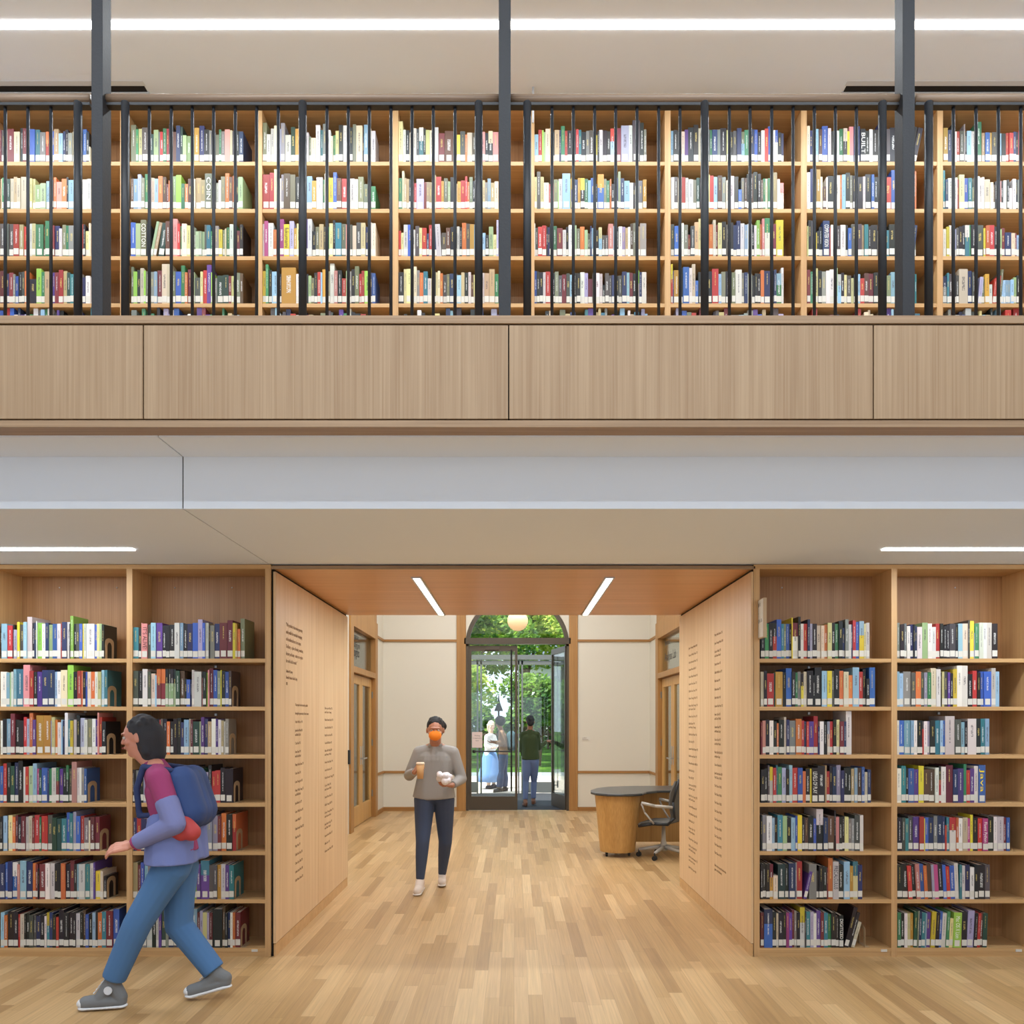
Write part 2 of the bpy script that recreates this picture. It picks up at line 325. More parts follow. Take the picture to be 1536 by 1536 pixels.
# ------------------------------------------------------------------ rear room
RL, RR, RB, RT = -2.36, 2.45, 14.8, 4.6
struct('ceiling_5', bx(-5.6, 5.7, 8.0, 15.1, RT, RT+.2), M_['cream'], 'ceiling of the entrance hall', cat='ceiling')
struct('wall_portal_head', bx(XL, XR, 8.02, 8.12, 2.66, RT), M_['cream'], 'wall above the passage seen from the entrance hall', cat='wall')
def hole_wall_y(x, t, y0, y1, h0, h1, z1):  # wall plane at x with doorway h0..h1 up to z1
    return MB().box(min(x, x+t), max(x, x+t), y0, h0, 0, RT).box(min(x, x+t), max(x, x+t), h1, y1, 0, RT).box(min(x, x+t), max(x, x+t), h0, h1, z1, RT)
DA, DB = 11.96, 13.84
struct('wall_west', hole_wall_y(RL, -.15, 8.1, 15.0, DA-.03, DB+.03, 3.03), M_['cream'], 'cream side wall of the entrance hall with the left double door', cat='wall')
struct('wall_east', hole_wall_y(RR, .15, 8.1, 15.0, DA-.03, DB+.03, 3.03), M_['cream'], 'cream side wall of the entrance hall with the right double door', cat='wall')
OX0, OX1, OC, OR = X(699, 14.8), X(853.5, 14.8), X(776, 14.8), .93
mb = MB().box(-5.6, OX0, RB, RB+.15, 0, RT).box(OX1, 5.7, RB, RB+.15, 0, RT)
pts = [(OX0, RT), (OX0, 2.97)]
for i in range(25):
    t = math.pi-math.pi*i/24; pts.append((OC+.94*math.cos(t), 2.97+.94*math.sin(t)))
pts += [(OX1, 2.97), (OX1, RT)]
for (a, b) in zip(pts[1:-2], pts[2:-1]):
    mb.add([(a[0], RB, a[1]), (b[0], RB, b[1]), (b[0], RB, RT), (a[0], RB, RT), (a[0], RB+.15, a[1]), (b[0], RB+.15, b[1]), (b[0], RB+.15, RT), (a[0], RB+.15, RT)], [(0, 1, 2, 3), (7, 6, 5, 4), (0, 4, 5, 1)])
struct('wall_far', mb, M_['cream'], 'cream far wall of the entrance hall around the glass doors', cat='wall')
# far-wall timber trims
n0 = n
cz = M_['oldoak']
struct('trim_%d' % n, MB().box(X(685, RB), OX0, RB-.03, RB, 0, 4.2), cz, 'tall oak casing left of the glass doors', cat='trim', bevel=.006); n += 1
struct('trim_%d' % n, MB().box(OX1, X(866.5, RB), RB-.03, RB, 0, 4.2), cz, 'tall oak casing right of the glass doors', cat='trim', bevel=.006); n += 1
for z0, z1, nm in ((3.045, 3.085, 'picture rail'), (.68, .72, 'chair rail'), (0, .07, 'skirting')):
    struct('trim_%d' % n, MB().box(RL, X(685, RB), RB-.025, RB, z0, z1).box(RL, RL+.025, DB+.25, RB-.02, z0, z1), M_['oldoakh'], 'oak %s left of the glass doors' % nm, cat='trim'); n += 1
    struct('trim_%d' % n, MB().box(X(866.5, RB), RR, RB-.025, RB, z0, z1).box(RR-.025, RR, DB+.25, RB-.02, z0, z1), M_['oldoakh'], 'oak %s right of the glass doors' % nm, cat='trim'); n += 1
# side double doors
def side_door(x, s, num, words):
    side = 'left' if s > 0 else 'right'      # s: direction into hall
    d = M_['doorwood']; o_ = M_['oldoak']
    def b(mbx, xa, xb, *r): return mbx.box(min(xa, xb), max(xa, xb), *r)
    fr = MB()
    b(fr, x-s*.152, x+s*.03, DA-.22, DA, 0, 3.28); b(fr, x-s*.152, x+s*.03, DB, DB+.22, 0, 3.28)
    b(fr, x-s*.152, x+s*.03, DA, DB, 3.0, 3.28); b(fr, x-s*.15, x+s*.03, DA, DB, 2.33, 2.42); b(fr, x, x+s*.012, DA-.22, DB+.22, 3.28, 4.1)
    f = struct('door_%d' % num, fr, o_, 'oak double door with glazed leaves on the %s of the entrance hall' % side, bevel=.004, cat='door')
    g = bx(min(x-s*.06, x-s*.05), max(x-s*.06, x-s*.05), DA, DB, 2.42, 3.0).build('transom_pane', M_['glass'], f)
    ym = (DA+DB)/2
    for (ya, yb, hy) in ((DA+.004, ym-.003, ym-.07), (ym+.003, DB-.004, ym+.07)):
        m = MB(); xa, xb = x-s*.085, x-s*.04
        b(m, xa, xb, ya, ya+.13, .01, 2.32); b(m, xa, xb, yb-.13, yb, .01, 2.32); b(m, xa, xb, ya+.13, yb-.13, 2.18, 2.32); b(m, xa, xb, ya+.13, yb-.13, .01, .31)
        lf = m.build('door_leaf', d, f, bevel=.004)
        m = MB(); b(m, x-s*.066, x-s*.06, ya+.13, yb-.13, .31, 2.18); m.build('pane', M_['glass'], lf)
        m = MB(); b(m, x-s*.04, x-s*.034, hy-.025, hy+.025, .93, 1.22); m.box(*(sorted((x-s*.034, x+s*.03))), hy-.008, hy+.008, 1.02, 1.04); m.box(*(sorted((x+s*.015, x+s*.03))), hy-.07, hy+.07, 1.02, 1.04)
        m.build('door_handle', M_['chrome'], lf)
        for hz in (.35, 1.2, 2.0):
            hh = ya if ya < ym-.5 else yb
            m = MB(); m.tube((x-s*.03, hh, hz), (x-s*.03, hh, hz+.11), .011, n=8); m.build('hinge', M_['greymetal'], lf)
    ax = (0, 1, 0) if s > 0 else (0, -1, 0)
    y0 = 12.27 if s > 0 else 13.62
    text(words[0], (x-s*.048, y0, 2.86), ax, ZU, .13, M_['black'], f, width=words[2], spacing=.95)
    text(words[1], (x-s*.048, y0, 2.60), ax, ZU, .20, M_['black'], f, width=words[3])
side_door(RL, 1, 1, ('Center for\nTeaching and', 'insights', .55, .50))
side_door(RR, -1, 2, ('Spatial', 'Analysis Lab', .45, .95))
# rooms behind the side doors
struct('wall_side_room_left', MB().box(-5.5, -5.4, 10.5, 15, 0, RT).box(-5.5, RL-.15, 10.4, 10.5, 0, RT), M_['grey'], 'grey wall of the room behind the left doors', cat='wall')
struct('wall_side_room_right', MB().box(5.5, 5.6, 10.5, 15, 0, RT).box(RR+.15, 5.6, 10.4, 10.5, 0, RT), M_['cream'], 'cream wall of the room behind the right doors', cat='wall')
struct('floor_side_left', bx(-5.5, XL, 10.4, 15, -.1, 0), M_['floor'], 'floor strip of the left side room', cat='floor')
struct('floor_side_right', bx(XR, 5.6, 10.4, 15, -.1, 0), M_['floor'], 'floor strip of the right side room', cat='floor')
struct('trim_%d' % n, MB().box(-5.4, RL-.2, 14.76, 14.8, 3.05, 3.12), M_['bronze'], 'dark rail on the wall of the left side room', cat='trim'); n += 1
struct('trim_%d' % n, MB().box(RR+.2, 5.4, 14.77, 14.8, 3.05, 3.12).box(RR+.2, 5.4, 14.77, 14.8, 2.5, 2.56).box(RR+.2, 5.4, 14.77, 14.8, .68, .74), M_['oldoakh'], 'pale rails on the wall of the right side room', cat='trim'); n += 1
# entrance glass doors
fr = MB(); Yd = 14.86
fr.box(OX0, OX0+.045, Yd-.05, Yd+.05, 0, 3.0).box(OX1-.045, OX1, Yd-.05, Yd+.05, 0, 3.0).box(OX0-.03, OX1+.03, Yd-.09, Yd+.06, Z(966, 14.8), Z(957, 14.8))
for i in range(24):
    t0 = math.pi*i/24; t1 = math.pi*(i+1)/24
    q = [(OC+r*math.cos(t), 2.97+r*math.sin(t)) for t in (t0, t1) for r in (.868, .935)]
    fr.add([(q[0][0], Yd-.05, q[0][1]), (q[1][0], Yd-.05, q[1][1]), (q[3][0], Yd-.05, q[3][1]), (q[2][0], Yd-.05, q[2][1]), (q[0][0], Yd+.05, q[0][1]), (q[1][0], Yd+.05, q[1][1]), (q[3][0], Yd+.05, q[3][1]), (q[2][0], Yd+.05, q[2][1])],
           [(0, 1, 2, 3), (7, 6, 5, 4), (0, 3, 7, 4), (1, 5, 6, 2)])
dr = struct('door_3', fr, M_['bronze'], 'bronze framed glass entrance doors under an arched fanlight', cat='door')
mb = MB(); pts = [(OC+.87*math.cos(math.pi*i/24), 2.97+.87*math.sin(math.pi*i/24)) for i in range(2, 23)]
mb.add([(p[0], Yd, p[1]) for p in pts], [tuple(range(21))]); mb.build('fanlight_pane', M_['glass'], dr)
def glass_leaf(M4, wd, name, parent, sgn):
    m = MB(); m.box(0, .05, -.022, .022, .01, 2.98, mat=M4).box(wd-.045, wd, -.022, .022, .01, 2.98, mat=M4).box(.05, wd-.045, -.022, .022, 2.88, 2.98, mat=M4).box(.05, wd-.045, -.022, .022, .01, .255, mat=M4)
    lf = m.build(name, M_['bronze'], parent)
    MB().box(.05, wd-.045, -.004, .004, .255, 2.88, mat=M4).build('pane', M_['glass'], lf)
    m = MB(); y = -.07
    m.tube(M4 @ Vector((wd-.11, y, .35)), M4 @ Vector((wd-.11, y, 2.9)), .016, n=8)
    m.tube(M4 @ Vector((.10, y, 1.07)), M4 @ Vector((wd-.11, y, 1.07)), .013, n=8); m.ball(M4 @ Vector((.10, y, 1.07)), .03, n=8)
    for z in (.4, 1.07, 2.85): m.tube(M4 @ Vector((wd-.11, y, z)), M4 @ Vector((wd-.11, 0, z)), .008, n=6)
    m.build('push_bar', M_['black'], lf)
    m = MB(); m.box(.3, .55, -.06, -.02, 2.9, 2.96, mat=M4); m.build('door_closer', M_['bronze'], lf)
    return lf
wd = (OX1-OX0-.09)/2
LM = Matrix.Translation((OX0+.045, Yd, 0)); lf1 = glass_leaf(LM, wd, 'door_leaf', dr, 1)
RM = Matrix.Translation((OX1-.045, Yd, 0)) @ Matrix.Rotation(math.radians(180-76), 4, 'Z'); lf2 = glass_leaf(RM, wd, 'door_leaf', dr, -1)
s0 = P(708, 1121.5, 14.83); s1 = P(723.5, 1098, 14.83)
sg = bx(s0.x, s1.x, 14.828, 14.831, s0.z, s1.z).build('paper_notice', plain('notice_paper', (222, 205, 200), .7), None)
tag(sg, 'small paper notice with three dark lines of text taped to the left glass door', 'notice')
for k, tx in enumerate(('Masking', 'is required in', 'here')):
    text(tx, ((s0.x+s1.x)/2, 14.8275, s1.z-.075-.045*k), (1, 0, 0), ZU, .03, M_['black'], sg, align='CENTER')
wl = bx(X(873, 14.79), X(885, 14.79), 14.79, 14.8, Z(1111, 14.79), Z(1105, 14.79)).build('wall_plaque', M_['label'], None); tag(wl, 'small white plaque on the cream wall right of the doors', 'plaque')
text('Lobby\nEntrance', (X(873.6, 14.78), 14.7885, Z(1107.6, 14.79)), (1, 0, 0), ZU, .03, INK, wl, spacing=1)
# vestibule
YV = 18.4
struct('floor_vestibule', bx(-1.6, 1.75, 14.95, YV+.05, -.1, -.002), M_['mat'], 'dark entrance mat of the glass vestibule', cat='floor')
def vpx(p): return X(p, YV)
mb = MB()
for a, b_ in ((690, 697), (715, 717.5), (720.5, 723), (777, 779), (782, 784.5), (829, 832), (853, 860)): mb.box(vpx(a), vpx(b_), YV-.04, YV+.04, 0, 3.08)
mb.box(vpx(690), vpx(860), YV-.06, YV+.06, Z(989.5, YV), Z(982.5, YV)).box(vpx(690), vpx(860), YV-.04, YV+.04, Z(997, YV), Z(991, YV))
for a in (690, 857): mb.box(vpx(a), vpx(a+3), 15.0, YV, 2.98, 3.1).box(vpx(a), vpx(a+3), 16.6, 16.68, 0, 3.1)
vs = struct('window_1', mb, M_['greymetal'], 'grey metal framed glass vestibule outside the entrance doors', cat='vestibule')
mb = MB().box(vpx(697), vpx(715), YV-.03, YV+.03, .02, Z(1173, YV)).box(vpx(784), vpx(829), YV-.03, YV+.03, .02, Z(1173, YV)); mb.build('kick_panel', M_['greymetal'], vs)
mb = MB()
for a, b_ in ((697, 715), (784, 829), (832, 853)): mb.box(vpx(a), vpx(b_), YV-.004, YV+.004, .3, 2.95)
for a in (691, 858): mb.box(vpx(a), vpx(a)+.008, 15.0, YV, .05, 3.0)
mb.build('pane', M_['glass'], vs)
# ------------------------------------------------------------------ outdoors
struct('paving', bx(-14, 14, YV+.05, 24.6, -.1, -.02), M_['paving'], 'pale paving outside the entrance', cat='ground')
struct('path', bx(-25, 25, 24.6, 26.4, -.1, -.015), M_['path'], 'grey path between paving and lawn', cat='path')
struct('lawn', bx(-60, 60, 26.4, 130, -.1, 0), M_['grass'], 'green lawn beyond the entrance', cat='lawn')
def tree(x, y, h, r, mat, lab, nleaf, zc=None, leafs=.13, trunk=.22):
    rg = random.Random(int(x*10+y*100)); zc = zc or h*.62
    t = thing('tree', (x, y, 0), lab, 'tree', 'trees beyond the entrance')
    m = MB().tube((x, y, 0), (x+.2, y, zc), trunk, trunk*.6, 10)
    cl = []
    for k in range(9):
        a = rg.uniform(0, 6.28); q = Vector((x+math.cos(a)*r*rg.uniform(.3, .75), y+math.sin(a)*r*rg.uniform(.3, .7), zc+rg.uniform(-.25, .35)*h*.5)); cl.append(q)
        m.tube((x+.1, y, zc*rg.uniform(.45, .9)), q, trunk*.4, trunk*.1, 6)
    m.build('trunk', M_['bark'], t, smooth=True)
    cl += [Vector((x, y, zc+h*.15)), Vector((x, y, zc))]
    m = MB()
    for i in range(nleaf):
        c = rg.choice(cl); d = Vector((rg.gauss(0, 1), rg.gauss(0, 1), rg.gauss(0, 1))).normalized()
        rr = r*.52*rg.uniform(.45, 1)**.5; p = c+Vector((d.x*rr, d.y*rr, d.z*rr*.8))
        a = Vector((rg.gauss(0, 1), rg.gauss(0, 1), rg.gauss(0, .6))).normalized(); b_ = a.orthogonal().normalized(); s_ = leafs*rg.uniform(.6, 1.5)
        m.add([p-a*s_, p+b_*s_*.6, p+a*s_, p-b_*s_*.6], [(0, 1, 2, 3)])
    m.build('foliage', mat, t)
tree(-3.2, 34, 9.5, 3.6, M_['leafd'], 'dark green tree left behind the glass doors', 11000)
tree(.5, 44, 12, 4.6, M_['leafl'], 'bright yellow green tree in the middle behind the doors', 12000, leafs=.16)
tree(4.6, 37, 9, 3.4, M_['leafl'], 'sunlit tree seen right of the open glass door', 9000)
tree(-3.4, 56, 16, 6.2, M_['leafd'], 'tall dark tree far behind, filling the left of the fanlight', 12000, leafs=.26, trunk=.35)
tree(4.2, 74, 20, 7.2, M_['leafl'], 'tall light green tree far behind, filling the right of the fanlight', 12000, leafs=.26, trunk=.35)
tree(-7.5, 60, 15, 6, M_['leafd'], 'dark tree far left behind the vestibule', 8000, leafs=.28, trunk=.3)
tree(-2.9, 29.5, 5.0, 1.9, M_['leafl'], 'bushy yellow green tree behind the left glass door', 8000, zc=2.6, leafs=.09, trunk=.1)
tree(-5.2, 42, 9, 3.6, M_['leafl'], 'light green tree far left beyond the left door leaf', 7000, zc=4.6)
tree(.9, 30, 3.6, 1.5, M_['leafd'], 'low bushy tree behind the man at the door', 5000, leafs=.09, trunk=.09)
rh = random.Random(4); m = MB()
for i in range(16000):
    xx = rh.uniform(-14, 14); p = Vector((xx, 51+rh.gauss(0, .7), abs(rh.uniform(0, 1))**.8*(2.6+.7*math.sin(xx*1.3)+.5*math.sin(xx*3.1+1))))
    a = Vector((rh.gauss(0, 1), rh.gauss(0, 1), rh.gauss(0, .6))).normalized(); b_ = a.orthogonal().normalized(); s_ = rh.uniform(.10, .24)
    m.add([p-a*s_, p+b_*s_*.6, p+a*s_, p-b_*s_*.6], [(0, 1, 2, 3)])
hd = m.build('hedge', M_['leafd'], None); tag(hd, 'long green hedge across the far side of the lawn', 'hedge')
# lamp post, fence, building
lp = thing('street_lamp', (X(748, 30), 30, 0), 'dark post lamp with a conical shade on the lawn behind two people', 'street lamp')
MB().tube((X(748, 30), 30, 0), (X(748, 30), 30, 2.0), .05, .035, 10).build('pole', M_['steels'], lp)
MB().lathe([(.16, 2.0), (.15, 2.04), (.07, 2.25), (.03, 2.42), (.012, 2.62)], (X(748, 30), 30, 0), 16).build('lamp_shade', M_['steels'], lp, smooth=True)
fe = thing('fence', (0, 48, 0), 'low brown rail fence across the lawn', 'fence')
mb = MB()
for z in (.35, .8): mb.box(-8, 8, 47.97, 48.03, z, z+.14)
mb.build('rail', M_['bark'], fe)
for i in range(9): bx(-8+2*i-.06, -8+2*i+.06, 48.03, 48.15, 0, 1.1).build('post', M_['bark'], fe)
bd = thing('building', (6, 88, 0), 'pale gabled building with blue windows partly hidden by the trees', 'building')
bx(1.8, 13, 86, 96, 0, 7.5).build('wall', plain('render_pale', (225, 222, 226), .8), bd)
MB().add([(1.3, 85.5, 7.4), (13.5, 85.5, 7.4), (13.5, 96.5, 7.4), (1.3, 96.5, 7.4), (1.3, 91, 11), (13.5, 91, 11)], [(0, 1, 5, 4), (2, 3, 4, 5), (1, 2, 5), (3, 0, 4), (3, 2, 1, 0)]).build('roof', plain('slate_roof', (92, 104, 130), .7), bd)
for xx in (2.2, 3.9, 5.8, 8, 10.2):
    wn_ = bx(xx, xx+1.2, 85.94, 86, 4.4, 6.4).build('window', plain('blue_pane', (58, 84, 130), .15), bd)
# ------------------------------------------------------------------ bookcases
TH = .039
def bookcase(name, stiles, ztop, zshelves, zbase, label, plinth):
    x0, x1 = stiles[0]-TH/2, stiles[-1]+TH/2; y0, y1 = 5.6, 5.92
    t = thing(name, ((x0+x1)/2, 5.6, zbase), label, 'bookcase', 'built-in oak bookcases')
    bx(x0, x1, y1-.018, y1, zbase, ztop).build('back_panel', M_['oakcase'], t)
    bx(x0, x1, y0, y1-.018, ztop-.03, ztop).build('top_panel', M_['oakshelf'], t)
    for i, s in enumerate(stiles):
        e = i in (0, len(stiles)-1)
        bx(s-TH/2, s+TH/2, y0-.002, y1-.018, zbase, ztop-.03).build('side_panel' if e else 'divider', M_['oakedge'], t)
    for a, b in zip(stiles[:-1], stiles[1:]):
        for z in zshelves: bx(a+TH/2, b-TH/2, y0+.002, y1-.018, z-.026, z).build('shelf', M_['oakshelf'], t)
    if plinth: bx(x0, x1, y0+.006, y0+.03, 0, zshelves[-1]-.027).build('plinth', M_['oakshelf'], t)
    return t
lz = [Z(v, 5.61) for v in (988, 1060, 1132, 1204.2, 1276.6, 1348.8, 1421.5)]
uz = [Z(v, 5.61) for v in (243.8, 314.5, 385.3, 456, 527, 598)]
TZ = 2.674
ls = [X(p) for p in (194.3-3*205.2+0, 194.3-2*205.2, 194.3-205.2, 194.3)]
lst = ls[1:]+[X(402)]
rst = [X(1135), X(1341.2), X(1546.5), X(1751.7)]
LB = bookcase('bookcase', lst, TZ, lz, 0, 'tall oak bookcase on the ground floor left of the passage', True)
RBk = bookcase('bookcase', rst, TZ, lz, 0, 'tall oak bookcase on the ground floor right of the passage', True)
ust = [X(1001.5+204.2*k) for k in range(-6, 5)]
UB = bookcase('bookcase', ust, 5.805, uz, 3.43, 'long oak bookcase upstairs on the balcony behind the railing', False)
struct('trim_%d' % n, MB().box(X(407.5), -1.657, 5.62, 5.9, 0, 2.67), M_['gap'], 'dark gap between left bookcase and passage panel', cat='trim'); n += 1
struct('trim_%d' % n, MB().box(1.647, X(1129.5), 5.62, 5.9, 0, 2.67), M_['gap'], 'dark gap between right bookcase and passage panel', cat='trim'); n += 1
struct('trim_%d' % n, MB().box(ls[1]-.5, ls[1]-.02, 5.6, 5.92, 0, 2.67).box(rst[-1]+.02, XR, 5.6, 5.92, 0, 2.67).box(ust[-1]+.02, XR, 5.6, 5.92, 3.43, 5.85), M_['white'], 'painted filler beside the bookcases', cat='trim'); n += 1
struct('trim_%d' % n, MB().box(ust[0], ust[-1], 5.62, 5.95, 5.806, 5.85), M_['gap'], 'dark gap over the balcony bookcase', cat='trim'); n += 1
for t, pl in ((LB, (89, 175, 262, 348)), (RBk, (1173, 1433))):
    for p in pl: MB().ball((X(p, 5.895), 5.897, Z(881.5, 5.895)), .0055, n=8).build('pin', M_['chrome'], t)
for t, pl in ((LB, ((323, 1000), (323, 1072), (127, 1067))), (RBk, ((1214, 1001), (1214, 1070), (1409, 1002), (1409, 1070)))):
    for p in pl:
        q = P(p[0], p[1], 5.88); bx(q.x-.008, q.x+.008, 5.885, 5.9, q.z-.008, q.z+.008).build('shelf_clip', M_['chrome'], t)
for t, p in ((LB, 382), (RBk, 1326), (RBk, 1528)):
    bx(X(p-4.5), X(p+4.5), 5.597, 5.602, Z(1427.5), Z(1424)).build('shelf_label', M_['label'], t)
# sign blade on the right bookcase
sb = bx(1.664, 1.686, 5.48, 5.597, 2.165, 2.43).build('blade_sign', M_['tanmetal'], None, bevel=.001)
tag(sb, 'upright tan sign with white paper face on the edge of the right bookcase', 'sign')
pf = bx(1.6625, 1.664, 5.487, 5.595, 2.172, 2.424).build('sign_face', M_['label'], sb)
text('BF 1\n–\nQA 76', (1.6622, 5.59, 2.38), NX, ZU, .034, M_['greymetal'], sb, width=.085, spacing=1.6)
# ------------------------------------------------------------------ books
PAL = dict(k=(34, 33, 36), x=(84, 80, 76), e=(142, 139, 134), w=(226, 220, 212), c=(224, 206, 172), a=(192, 162, 116), q=(206, 150, 50), d=(98, 66, 46),
 r=(202, 52, 46), m=(128, 44, 52), i=(220, 140, 132), o=(228, 116, 52), y=(236, 210, 44), u=(224, 214, 140), l=(152, 208, 70), g=(58, 138, 88), f=(42, 74, 62),
 j=(162, 190, 134), z=(124, 128, 98), t=(54, 130, 146), s=(146, 188, 216), b=(54, 96, 190), n=(42, 52, 100), v=(168, 162, 196), p=(96, 60, 150), h=(184, 62, 130))
CN = dict(k='black', x='charcoal', e='grey', w='white', c='cream', a='tan', q='ochre', d='dark brown', r='red', m='maroon', i='pink', o='orange', y='yellow', u='pale yellow',
 l='lime green', g='green', f='dark green', j='pale green', z='olive grey', t='teal', s='light blue', b='blue', n='navy', v='lavender', p='purple', h='magenta')
A, B_, C_, D_ = (0, 7.68), (196, 7.68), (1136, 7.68), (1340, 7.837)
